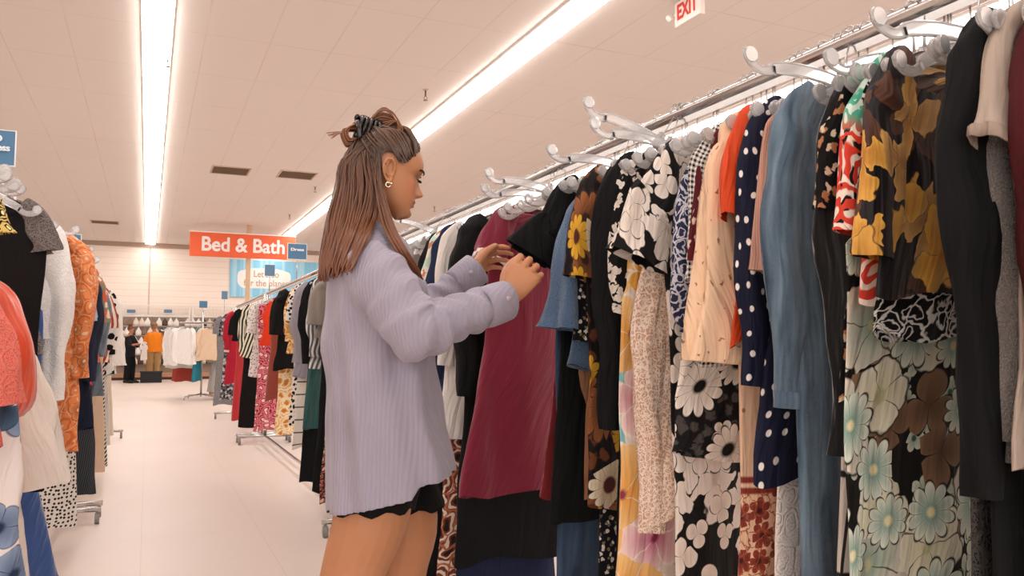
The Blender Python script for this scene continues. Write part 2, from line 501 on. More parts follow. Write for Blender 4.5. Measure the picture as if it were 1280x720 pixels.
#st = t.less(t.math('ABSOLUTE', t.math('SUBTRACT', t.noise(t.coords('Object', (.35,.35,1)), 1, 3), .62)), .004, .004)
#b = t.mix(t.math('MULTIPLY', st, .35), b, srgb('#a9805f'))
b = t.mix(t.math('MULTIPLY', ln, .38), b, srgb('#a08474'))
ceil_m = t.done(b, .95, weave=False, spec=.1)
bm = bmesh.new(); box(bm, (XL,YF,CEIL), (XR,BACK,CEIL+.1)); struct('ceiling', bm, ceil_m)
t = NT('back_wall'); v = t.coords('Object'); x, y, z = t.sep(v)
sl = t.less(t.math('FRACT', t.math('MULTIPLY', z, 1/.2)), .06, .05)
jt = t.less(t.math('ABSOLUTE', t.math('SUBTRACT', t.math('FRACT', t.math('MULTIPLY_ADD', x, 1/6.1, .5)), .5)), .0035, .002)
b = t.mix(t.noise(v, .4, 2), srgb('#fdf0e4'), srgb('#faeadc'))
b = t.mix(t.math('MULTIPLY', sl, .35), b, srgb('#c9a78a')); b = t.mix(t.math('MULTIPLY', jt, .6), b, srgb('#b39178'))
wall_m = t.done(b, .8, weave=False, spec=.2)
bm = bmesh.new(); box(bm, (XL,BACK,0), (XR,BACK+.15,CEIL)); struct('wall_back', bm, wall_m)
side_m = solid('#f0e0d2', .8, .2, 'side_wall')
bm = bmesh.new(); box(bm, (XL-.15,YF,0), (XL,BACK,CEIL)); struct('wall_left', bm, side_m)
bm = bmesh.new(); box(bm, (XR,YF,0), (XR+.15,BACK,CEIL)); struct('wall_right', bm, side_m)
bm = bmesh.new(); box(bm, (XL,BACK-.06,CEIL-.14), (XR,BACK,CEIL)); struct('trim_1', bm, solid('#b59c8b', .6))

# strip lights
ROWS = (-3.66, 0, 3.66, 7.32)
house = solid('#f1ece6', .5)
lamp_m = emit('#fffaf6', 8.0, 'lamp_tube')
def make_light(label, grp):
    root = empty('strip_light')
    bm = bmesh.new()
    pts = [(-.15,0),(-.15,-.03),(-.12,-.05),(.12,-.05),(.15,-.03),(.15,0)]
    rings = [[Vector((x, y, z)) for x,z in pts] for y in (0, 2.42)]
    ring_loft(bm, rings, True, True, True); obj('housing', bm, house, root, False)
    bm = bmesh.new()
    pts = [(-.142,-.048),(-.138,-.060),(-.06,-.070),(.06,-.070),(.138,-.060),(.142,-.048)]
    ring_loft(bm, [[Vector((x, y, z)) for x,z in pts] for y in (.015, 2.405)], True, True, True); obj('diffuser', bm, lamp_m, root, False)
    return root
L0 = None
for rx, lab in zip(ROWS, ('strip light in the ceiling row above the left-hand rack','strip light in the ceiling row straight above the aisle','strip light in the slanting ceiling row behind the woman','strip light in the ceiling row above the right-hand rack hooks')):
    y = BACK - .2 - 2.44
    while y > -3:
        o = make_light(lab, '') if L0 is None else copy_tree(L0)
        if L0 is None: L0 = o
        o.location = (rx, y, CEIL); tag(o, 'white glowing '+lab, 'ceiling light', 'fluorescent fixtures: '+lab.split(' the ',1)[1])
        y -= 2.44
# ---------------------------------------------------------------- ceiling things
def text_mesh(name, body, size, mat, parent, loc, rot, bold=.0, extrude=.002, width=None, fat=0):
    cu = bpy.data.curves.new(name, 'FONT'); cu.body = body; cu.size = size; cu.offset = bold; cu.extrude = extrude
    cu.align_x = 'CENTER'; cu.align_y = 'CENTER'
    tmp = bpy.data.objects.new(name, cu); col.objects.link(tmp)
    dg = bpy.context.evaluated_depsgraph_get()
    me = bpy.data.meshes.new_from_object(tmp.evaluated_get(dg)); bpy.data.objects.remove(tmp)
    me.materials.clear(); me.materials.append(mat)
    if fat:
        b2 = bmesh.new()
        for k_, (dx_,dy_) in enumerate([(fat*math.cos(q), fat*math.sin(q)) for q in [k*math.pi/4 for k in range(8)]]+[(0,0)]):
            n0 = len(b2.verts); b2.from_mesh(me); b2.verts.ensure_lookup_table()
            for q in b2.verts[n0:]: q.co.x += dx_; q.co.y += dy_; q.co.z += k_*.0009
        b2.to_mesh(me); b2.free()
    if width:
        xs = [q.co.x for q in me.vertices]; w = max(xs)-min(xs)
        for q in me.vertices: q.co.x *= width/w
    o = bpy.data.objects.new(name, me); col.objects.link(o); o.parent = parent
    o.location = loc; o.rotation_euler = rot; return o
FACE = (R(90), 0, 0)      # text facing -Y

vent_f = solid('#cdb29c', .6); vent_d = solid('#6b5442', .8)
def vent(px, py, w, d, label):
    p = on_z(px, py, CEIL)
    root = empty('ceiling_vent', (p.x, p.y, CEIL))
    bm = bmesh.new(); box(bm, (-w/2,-d/2,-.004), (w/2,d/2,0)); obj('backing', bm, vent_d, root, False)
    bm = bmesh.new()
    for a,b in (((-w/2-.03,-d/2-.03),(w/2+.03,-d/2)),((-w/2-.03,d/2),(w/2+.03,d/2+.03)),((-w/2-.03,-d/2),(-w/2,d/2)),((w/2,-d/2),(w/2+.03,d/2))):
        box(bm, (a[0],a[1],-.015), (b[0],b[1],0))
    obj('frame', bm, vent_f, root, False)
    bm = bmesh.new(); k = 9
    for i in range(k):
        y = -d/2 + d*(i+.5)/k; box(bm, (-w/2,y-.008,-.012), (w/2,y+.004,-.005))
    obj('louvre', bm, solid('#8d7460', .6), root, False)
    tag(root, label, 'vent')
vent(288, 213, .62, .62, 'brown square ceiling vent, the left one of the close pair')
vent(371, 218.5, .62, .62, 'brown square ceiling vent, nearer to the woman than its twin')
vent(131, 277.5, .62, .5, 'small ceiling vent far back above the left-hand rack')
bm = bmesh.new()
def sprinkler(px, py, drop, label):
    p = on_z(px, py, CEIL)
    root = empty('ceiling_sprinkler', (p.x, p.y, CEIL))
    bm = bmesh.new(); tube(bm, [(0,0,0),(0,0,-.012)], [.045,.035], 16); obj('escutcheon', bm, solid('#d9c6b6', .5), root)
    bm = bmesh.new(); tube(bm, [(0,0,-.01),(0,0,-drop)], .012, 10)
    for s in (-1,1): tube(bm, [(s*.012,0,-drop),(s*.022,0,-drop-.02),(s*.006,0,-drop-.045)], .004, 6)
    obj('stem', bm, metal('#8f7b66', .35), root)
    bm = bmesh.new(); tube(bm, [(0,0,-drop-.045),(0,0,-drop-.052)], [.024,.03], 14); obj('deflector', bm, metal('#a08c76', .35), root)
    tag(root, label, 'sprinkler')
sprinkler(210, 68, .09, 'brass ceiling sprinkler nearest the camera beside the aisle light row')
sprinkler(203, 173, .07, 'second ceiling sprinkler along the aisle light row')
sprinkler(200.5, 224, .07, 'third ceiling sprinkler along the aisle light row')
sprinkler(197, 262, .07, 'farthest ceiling sprinkler along the aisle light row')
sprinkler(532, 112, .09, 'ceiling sprinkler right above the head of the woman')
sprinkler(394, 233, .07, 'ceiling sprinkler left of the hair of the woman')
sprinkler(543, 258, .07, 'ceiling sprinkler low in view between face and hangers')
sprinkler(362, 268, .07, 'small ceiling sprinkler above the orange sign')

# exit sign with emergency lamp
p = on_z(862, 12, CEIL-.16)
root = empty('exit_sign', (p.x, p.y, CEIL))
shell = solid('#efe3db', .5)
obj('housing', bevel_box((-.03,-.19,-.27), (.03,.19,-.04), .008), shell, root, False)
bm = bmesh.new(); tube(bm, [(0,0,0),(0,0,-.045)], [.05,.03], 16); obj('canopy', bm, shell, root)
text_mesh('lettering', 'EXIT', .2, solid('#d9382a', .4), root, (-.032,0,-.15), (R(90),0,R(-90)), .006, .002, .30)
bm = bmesh.new(); tube(bm, [(0,.19,-.13),(0,.25,-.13)], .012, 8); obj('arm', bm, shell, root)
bm = bmesh.new(); tube(bm, [(.02,.28,-.12),(-.03,.28,-.145)], [.03,.042], 16); 
lh = obj('emergency_lamp', bm, shell, root)
bm = bmesh.new(); tube(bm, [(-.031,.28,-.1455),(-.036,.28,-.148)], [.036,.03], 16); obj('lens', bm, solid('#fff4e6', .1, .8), lh)
tag(root, 'white box EXIT sign with red letters and a round lamp hanging from the ceiling', 'exit sign')

# structural post with hanging department sign
zc = 3.25/(.0715+.079)
pc = on_z(312, 281, CEIL); 
bm = bevel_box((-.055,-.055,0), (.055,.055,CEIL), .006); tag(obj('steel_post', bm, solid('#d9b795', .6), None, False, (pc.x, pc.y+.1, 0)), 'slim beige steel post rising to the ceiling behind the orange sign', 'post')
YS = pc.y-.02
a = on_y(237, 306, YS); b = on_y(369, 311.5, YS)
ztop = on_y(303, 293, YS).z; zbot = on_y(303, 322.5, YS).z
W = b.x-a.x; H = ztop-zbot
root = empty('department_sign', ((a.x+b.x)/2, YS, (ztop+zbot)/2))
orange = solid('#f0683c', .5)
obj('panel', bevel_box((-W/2,-.02,-H/2), (W/2,.02,H/2), .004), orange, root, False)
bm = bmesh.new(); box(bm, (-W/2-.01,-.028,H/2), (W/2+.01,.028,H/2+.03)); obj('rail', bm, solid('#f7ece4'), root, False)
wht = solid('#fbf3f0', .5); ink = solid('#7d4a45', .5)
text_mesh('lettering', 'Bed & Bath', .52, wht, root, (.0,-.027,.0), FACE, 0, .003, W*.785, .014)
tag(root, 'orange Bed & Bath sign with white letters fixed to the steel post', 'sign')

# blue poster on back wall
Yp = BACK-.03
a = on_y(288, 324, Yp); b = on_y(398, 326, Yp); c = on_y(288, 371, Yp)
W = b.x-a.x; H = a.z-c.z
root = empty('wall_poster', ((a.x+b.x)/2, Yp, (a.z+c.z)/2))
t = NT('poster_blue'); v = t.coords('Object')
pm = t.done(t.mix(t.less(t.vor(t.coords('Object', (6,6,6)), 1), .3, .2), srgb('#8fd0ee'), srgb('#b4e2f4')), .6, weave=False)
obj('panel', bevel_box((-W/2,-.02,-H/2), (W/2,.02,H/2), .004), pm, root, False)
bm = bmesh.new(); n = 40
def blob(x0, z0, rx, rz, y):
    f = [bm.verts.new((x0+rx*math.copysign(abs(math.cos(q))**.45, math.cos(q)), y, z0+rz*math.copysign(abs(math.sin(q))**.6, math.sin(q))*(1+.06*math.sin(5*q)))) for q in [2*math.pi*i/n for i in range(n)]]
    bk = [bm.verts.new((q.co.x, y+.008, q.co.z)) for q in f]
    bm.faces.new(f)
    for i in range(n): bm.faces.new((f[i], bk[i], bk[(i+1)%n], f[(i+1)%n]))
blob(-W*.12, 0, W*.30, H*.27, -.026); obj('speech_bubble', bm, solid('#fff6ee', .6), root, False)
text_mesh('lettering', "Let's do\nfor the planet", .3, solid('#c9a79b', .5), root, (-W*.1,-.03,.0), FACE, .004, .001, W*.5)
tag(root, 'sky blue poster with a white text bubble high on the back wall', 'poster')

# ---------------------------------------------------------------- racks
RX, LX = 1.18, -.50
RAIL = 1.62
chrome = metal('#c9c6c4', .22); 
def rack(x, y0, y1, label, posts=None, side=1):
    root = empty('clothes_rack', (x, (y0+y1)/2, 0)); h = (y1-y0)/2
    bm = bmesh.new(); tube(bm, [(0,-h,RAIL),(0,h,RAIL)], .016, 16); obj('hang_rail', bm, chrome, root)
    bm = bmesh.new(); box(bm, (-.006,-h,RAIL-.030), (.006,h,RAIL-.014)); obj('brace_bar', bm, chrome, root, False)
    for s in (-1,1):
        bm = bmesh.new(); tube(bm, [(0,s*h,.085),(0,s*h,RAIL+.01)], .019, 14); obj('upright', bm, chrome, root)
        bm = bmesh.new(); tube(bm, [(-.28,s*h,.085),(.28,s*h,.085)], .016, 12); ft = obj('foot', bm, chrome, root)
        for q in (-1,1):
            bm = bmesh.new(); tube(bm, [(q*.26,s*h,.08),(q*.26,s*h,.05)], .008, 8)
            tube(bm, [(q*.26-.012,s*h,.032),(q*.26+.012,s*h,.032)], .032, 16, up=Vector((0,0,1)))
            obj('caster', bm, solid('#8d8883', .4), ft)
    bm = bmesh.new(); tube(bm, [(0,-h,.085),(0,h,.085)], .014, 10); obj('base_bar', bm, chrome, root)
    tag(root, label, 'clothes rack'); return root
rack(RX, -.2, 4.3, 'chrome clothes rack the woman is browsing, packed with dresses')
rack(RX, 4.5, 9.0, 'chrome wheeled clothes rack beyond the woman under the orange sign')
rack(RX, 9.2, 12.3, 'farthest chrome clothes rack of the line on the right of the aisle')
rack(LX, .9, 5.4, 'chrome clothes rack at the left edge beside the aisle')
rack(LX, 5.6, 10.2, 'chrome clothes rack farther down the left side of the aisle')

# small blue size signs standing on the racks
blue = solid('#4d7899', .5); blue2 = solid('#5d7f9b', .5)
holder = solid('#e6e4e2', .3)
def rack_sign(px0, px1, py0, py1, X, label, text=None, faint=False):
    c = on_x((px0+px1)/2, (py0+py1)/2, X)
    l = on_y(px0, (py0+py1)/2, c.y); r = on_y(px1, (py0+py1)/2, c.y)
    zt = on_y((px0+px1)/2, py0, c.y).z; zb = on_y((px0+px1)/2, py1, c.y).z
    W, H = r.x-l.x, zt-zb
    root = empty('rack_sign', (c.x, c.y, zb))
    obj('panel', bevel_box((-W/2,-.004,0), (W/2,.004,H), .001), blue2 if faint else blue, root, False)
    bm = bmesh.new(); e = W*.03
    box(bm, (-W/2-e,-.006,-e*1.2), (W/2+e,.006,0)); box(bm, (W/2,-.006,0), (W/2+e,.006,H)); box(bm, (-W/2-e,-.006,0), (-W/2,.006,H)); box(bm, (-W/2-e,-.006,H), (W/2+e,.006,H+e))
    obj('holder', bm, holder, root, False)
    if zb > RAIL+.02:
        bm = bmesh.new(); tube(bm, [(0,0,RAIL-zb+.0),(0,0,0)], .005, 8); obj('stem', bm, chrome, root)
    if text: text_mesh('lettering', text, H*.26, solid('#f3f6f8', .5), root, (0,-.0055,H*.62), FACE, 0, .0008, W*.72, H*.012)
    tag(root, label, 'rack sign'); return root
rack_sign(-24, 19, 163, 206, LX, 'blue size sign cut by the left edge of the photo', 'O\nDress')
rack_sign(71, 101, 293, 312, LX, 'blue sign on the left-hand rack with white lettering', '& dress')
rack_sign(360, 383, 305, 324, RX, 'dark blue sign standing at the right end of the orange sign', 'Dress')
rack_sign(331, 343.5, 331, 345, RX, 'small grey-blue sign in front of the blue poster', '', True)
rack_sign(277, 284.5, 364, 374, RX, 'tiny grey-blue sign at the far end of the right rack line', '', True)

# ---------------------------------------------------------------- hangers
clear = clear_plastic(); steel = metal('#b3aeaa', .3)
def hanger_mesh():
    bm = bmesh.new()
    def band(path, wid, th=.0028, rim=.0026):
        P = smooth_path([(x,0,z) for x,z in path], 4); n = len(P); up=[]; dn=[]
        for i in range(n):
            t_ = (P[min(i+1,n-1)]-P[max(i-1,0)]).normalized(); nn = Vector((-t_.z,0,t_.x))
            u = i/(n-1)*(len(wid)-1); k = min(int(u), len(wid)-2); w_ = wid[k]*(1-(u-k))+wid[k+1]*(u-k)
            up.append(P[i]+nn*w_); dn.append(P[i]-nn*w_)
        rings = [[a+Vector((0,th,0)), a-Vector((0,th,0)), b_-Vector((0,th,0)), b_+Vector((0,th,0))] for a,b_ in zip(up,dn)]
        ring_loft(bm, rings, True, True, True)
        loop = up+list(reversed(dn)); loop.append(loop[0])
        tube(bm, loop, rim, 6, caps=False)
    for s in (-1, 1):
        band([(0,-.095),(s*.03,-.1),(s*.08,-.114),(s*.125,-.132),(s*.150,-.146)], [.011,.011,.0105,.010,.008])
        band([(s*.143,-.146),(s*.165,-.158),(s*.186,-.158),(s*.2,-.15),(s*.209,-.139)], [.007,.006,.007,.010,.009])
        ring = [Vector((s*.200+.013*math.cos(q), 0, -.146+.013*math.sin(q))) for q in [2*math.pi*k/14 for k in range(14)]]
        fr = [[p_+Vector((0,d_,0)) for p_ in ring] for d_ in (-.004,.004)]
        ring_loft(bm, fr, True, True, True)
        tube(bm, ring+[ring[0]], .0028, 6, caps=False)
    tube(bm, [(0,0,-.070),(0,0,-.112)], [(.005,.010),(.006,.016)], 10)
    for v_ in bm.verts: v_.co.z -= .022
    me = bpy.data.meshes.new('hanger'); bm.to_mesh(me); bm.free(); me.materials.append(clear)
    for p_ in me.polygons: p_.use_smooth = False
    bm = bmesh.new()
    pts = [(0,0,-.105),(0,0,-.035)] + [(.0195*math.cos(q), 0, -.016+.0195*math.sin(q)) for q in [R(-60+ i*25) for i in range(10)]]
    tube(bm, pts, .0018, 6)
    mh = bpy.data.meshes.new('hook'); bm.to_mesh(mh); bm.free(); mh.materials.append(steel)
    for p_ in mh.polygons: p_.use_smooth = True
    return me, mh
HM, HH = hanger_mesh()
def hanger(x, y, rz, tilt, label, group=None):
    o = bpy.data.objects.new('clear_hanger', HM); col.objects.link(o)
    h = bpy.data.objects.new('hook', HH); col.objects.link(h); h.parent = o
    o.location = (x, y, RAIL+.018); o.rotation_euler = (0, tilt, rz)
    tag(o, label, 'clothes hanger', group); return o

# ---------------------------------------------------------------- garments
def garment(name, x, y, rz=0, L=.9, mat=None, sh=.18, neck=.07, slope=.07, t0=.016, t1=.028, hem=None, waist=None,
            folds=3.0, amp=.012, sleeve=None, slmat=None, straps=False, seed=0, z0=-.122, hemwave=.01, cuff=None, lean=0, parts=(), nx=36, label='', cat='dress', group=None, sleeves=(1,-1), sheer=None, slz=0, tilt=0):
    rr = random.Random(seed*91+5)
    hem = hem or sh+.03; waist = waist or sh-.01
    ph = [rr.uniform(0, 6.28) for _ in range(6)]
    root = empty(name, (x, y, RAIL+.018), rz); root.rotation_euler.y = tilt
    tag(root, label, cat, group)
    bm = bmesh.new(); bm.loops.layers.uv.new('UVMap')
    rows = []
    if straps: slope = .16
    for s in (0,.2,.4,.6,.8,.93,1):
        w = neck+(sh-neck)*s
        rows.append((w, -slope*(s**1.5)-(.0 if not straps else 0), t0*(.6+.4*s), s))
    nrow = max(8, int(L/.045))
    for k in range(1, nrow+1):
        v = k/nrow
        ww = scurve_tab([(0,sh),(.08,sh+.004),(.3,waist+.005),(.45,waist),(1,hem)], v)
        rows.append((ww, -slope-(L-slope)*v, t0+(t1-t0)*min(1,v*1.5), 1+v))
    rings = []; NN = nx
    for (w, z, th, s) in rows:
        v = max(0, s-1); ring = []
        A = amp*min(1, .25+v*1.3) if s > 1 else amp*.2*s
        for i in range(NN):
            q = 2*math.pi*i/NN
            cx, sy = math.cos(q), math.sin(q)
            X = w*math.copysign(abs(cx)**.7, cx); Yy = th*math.copysign(abs(sy)**.8, sy)
            f = math.sin(X/sh*folds+ph[0]+v*ph[3]*.25)+.55*math.sin(X/sh*folds*2.3+ph[1]-v*1.2)+.35*noise.noise(Vector((X*9, v*3.0, seed*3.7)))
            Yy += A*f; X += lean*v*L + .25*A*math.sin(v*7+ph[2]) + (0.35*A*noise.noise(Vector((v*6, q, seed)))*2)
            Z = z
            if s < .5 and sy < 0: Z -= (.05 if not straps else .0)*(1-s*2)
            if v > .97: Z += hemwave*math.sin(X/sh*4+ph[4])+.006*math.sin(q*3+ph[5])
            ring.append(Vector((X, Yy, Z+z0)))
        rings.append(ring)
    ring_loft(bm, rings)
    body = obj('body', bm, mat, root)
    def arm(s, kind, L2, m):
        sb = bmesh.new(); sb.loops.layers.uv.new('UVMap')
        x0, zt = s*(sh-.045), z0-slope*.55
        o = rr.uniform(-.012,.012)
        A_ = [(s*(sh-.075),0,zt+.012),(s*(sh-.042),0,zt-.018),(s*(sh-.018),o*.5,zt-.06)]
        if kind == 'cap': path = A_+[(s*(sh-.002),o,zt-.10),(s*(sh+.004),o,zt-max(L2,.13))]; ra = [(t0*1.0,.03),(t0*1.4,.040),(t0*1.5,.042),(t0*1.5,.041),(t0*1.4,.045)]
        elif kind == 'short': path = A_+[(s*(sh+.002),o,zt-.12),(s*(sh+.016),o,zt-max(L2,.15))]; ra = [(t0*1.0,.03),(t0*1.5,.041),(t0*1.8,.044),(t0*1.9,.045),(t0*1.8,.053)]
        elif kind == 'long': path = A_+[(s*(sh+.004),o,zt-.15),(s*(sh+.012),o*1.6,zt-.29),(s*(sh-.004),o*2,zt-.29-(L2-.29)*.5),(s*(sh+.002),o*2.5,zt-L2)]; ra = [(t0*1.0,.03),(t0*1.5,.041),(t0*1.7,.044),(t0*1.9,.045),(t0*1.9,.045),(t0*1.6,.038),(t0*1.4,.032)]
        elif kind == 'bell': path = A_+[(s*(sh+.012),o,zt-.12),(s*(sh+.035),o*1.6,zt-max(.13,L2*.6)),(s*(sh+.07),o*2,zt-L2)]; ra = [(t0*1.0,.03),(t0*1.5,.041),(t0*1.7,.045),(t0*1.8,.05),(t0*1.9,.06),(t0*2.2,.085)]
        elif kind == 'ruffle': path = A_+[(s*(sh+.006),o,zt-.12),(s*(sh+.014),o,zt-L2*.7),(s*(sh+.024),o,zt-L2)]; ra = [(t0*1.0,.03),(t0*1.5,.042),(t0*1.9,.047),(t0*2.1,.05),(t0*2.3,.058),(t0*2.7,.074)]
        P = smooth_path(path, 5); m2 = len(P)
        rads = []
        for i in range(m2):
            u = i/(m2-1)*(len(ra)-1); k = min(int(u), len(ra)-2); f = u-k
            rads.append(((ra[k][0]*(1-f)+ra[k+1][0]*f), (ra[k][1]*(1-f)+ra[k+1][1]*f)))
        rg = []; n2 = 22; pa = None
        for i in range(m2):
            tt = P[min(i+1,m2-1)]-P[max(i-1,0)]; tn = tt.normalized()
            a_ = Vector((0,1,0)); a_ = (a_-tn*a_.dot(tn)).normalized(); b_ = tn.cross(a_)
            u = i/(m2-1); rgg = []
            for k in range(n2):
                q = 2*math.pi*k/n2
                wr = 1+.16*math.sin(q*3+u*9+ph[1])*u + .34*min(1,.3+u*2)*noise.noise(Vector((math.cos(q)*1.5, math.sin(q)*1.5, u*L2*14+seed)))
                if kind in ('ruffle','bell'): wr += ((.34 if kind == 'ruffle' else .16)*math.sin(q*5+ph[2]))*max(0,u-.4)*1.6
                rgg.append(P[i]+a_*(rads[i][0]*wr*math.cos(q))+b_*(rads[i][1]*wr*math.sin(q)))
            rg.append(rgg)
        ring_loft(sb, rg)
        so = obj('sleeve', sb, m, root)
        if cuff:
            cb = bmesh.new(); cb.loops.layers.uv.new('UVMap')
            c1 = [p_+(p_-P[-1])*.08 for p_ in rg[-1]]; dn = (P[-1]-P[-3]).normalized()
            base = rg[-2]; 
            ring_loft(cb, [[p_+(p_-P[-2])*.06 for p_ in base], c1, [p_+dn*.012 for p_ in c1], [p_+dn*.012 for p_ in rg[-1]], rg[-1]])
            co = obj('cuff', cb, cuff, so); co['label'] = 'contrasting sleeve cuff'
        return so
    if sleeve:
        kind, L2 = sleeve
        for s in sleeves: arm(s, kind, L2, slmat or mat)
    return root
# ---------------------------------------------------------------- garments on the right-hand rack (near to far)
def yat(px, X, py=400): return on_x(px, py, X).y
GY = {}; GALL = []
def put(side, px, label, cat, mat, hem=None, L=None, py=400, name=None, sh=.18, rz=0, hang=True, dx=0, short=None, htilt=0, **kw):
    "side 'R' or 'L'; px = where the aisle edge of the garment is seen at height py"
    rail = RX if side == 'R' else LX; sg = -1 if side == 'R' else 1
    Xe = rail + sg*(sh+.01+(.03 if kw.get('sleeve') else 0)) + dx
    e_ = sh+.01+(.03 if kw.get('sleeve') else 0)
    Xe = rail + sg*e_*math.cos(rz) + dx
    Y = yat(px, Xe, py); Ye = Y
    if L is None:
        # hem height from the pixel row of the hem at that place
        d_ = None
        w_ = Vector((Xe, Y, 0))
        den = w_.x*Fv.x + w_.y*Fv.y
        # solve z: (360-py)/f = ((w.U)+(z)*Uz)/((w.F)+z*Fz)
        e = (360-hem)/FPX; wu = w_.x*Uv.x+w_.y*Uv.y
        zz = (e*den-wu)/(Uv.z-e*Fv.z)
        L = RAIL+.018+kw.get('z0', -.122)-(CAMH+zz)
    Y -= sg*e_*math.sin(rz)
    for u_ in ((-.2,4.3,4.5,9.0,9.2,12.3) if side == 'R' else (.9,5.4,5.6,10.2)):
        if abs(Y-u_) < .07: Y = u_+(.075 if Y >= u_ else -.075)
    GY.setdefault(side, []).append(Y)
    L = min(L, RAIL+.018+kw.get('z0', -.122)-.135)
    seed = int(px*7)%997 + (0 if side == 'R' else 1000)
    g = garment(name or ('hanging_'+cat.replace(' ','_') if cat != 'top' else 'hanging_blouse'), rail+dx, Y, rz, L=L, mat=mat, sh=sh, seed=seed, label=label, cat=cat, **kw)
    L = L
    GALL.append((side, Y, g))
    if hang:
        hanger(rail+dx, Y, rz, htilt, 'clear plastic hanger holding the '+(short or label), None).scale.x = .88
    return g
P = print_mat
BLK = '#17161a'
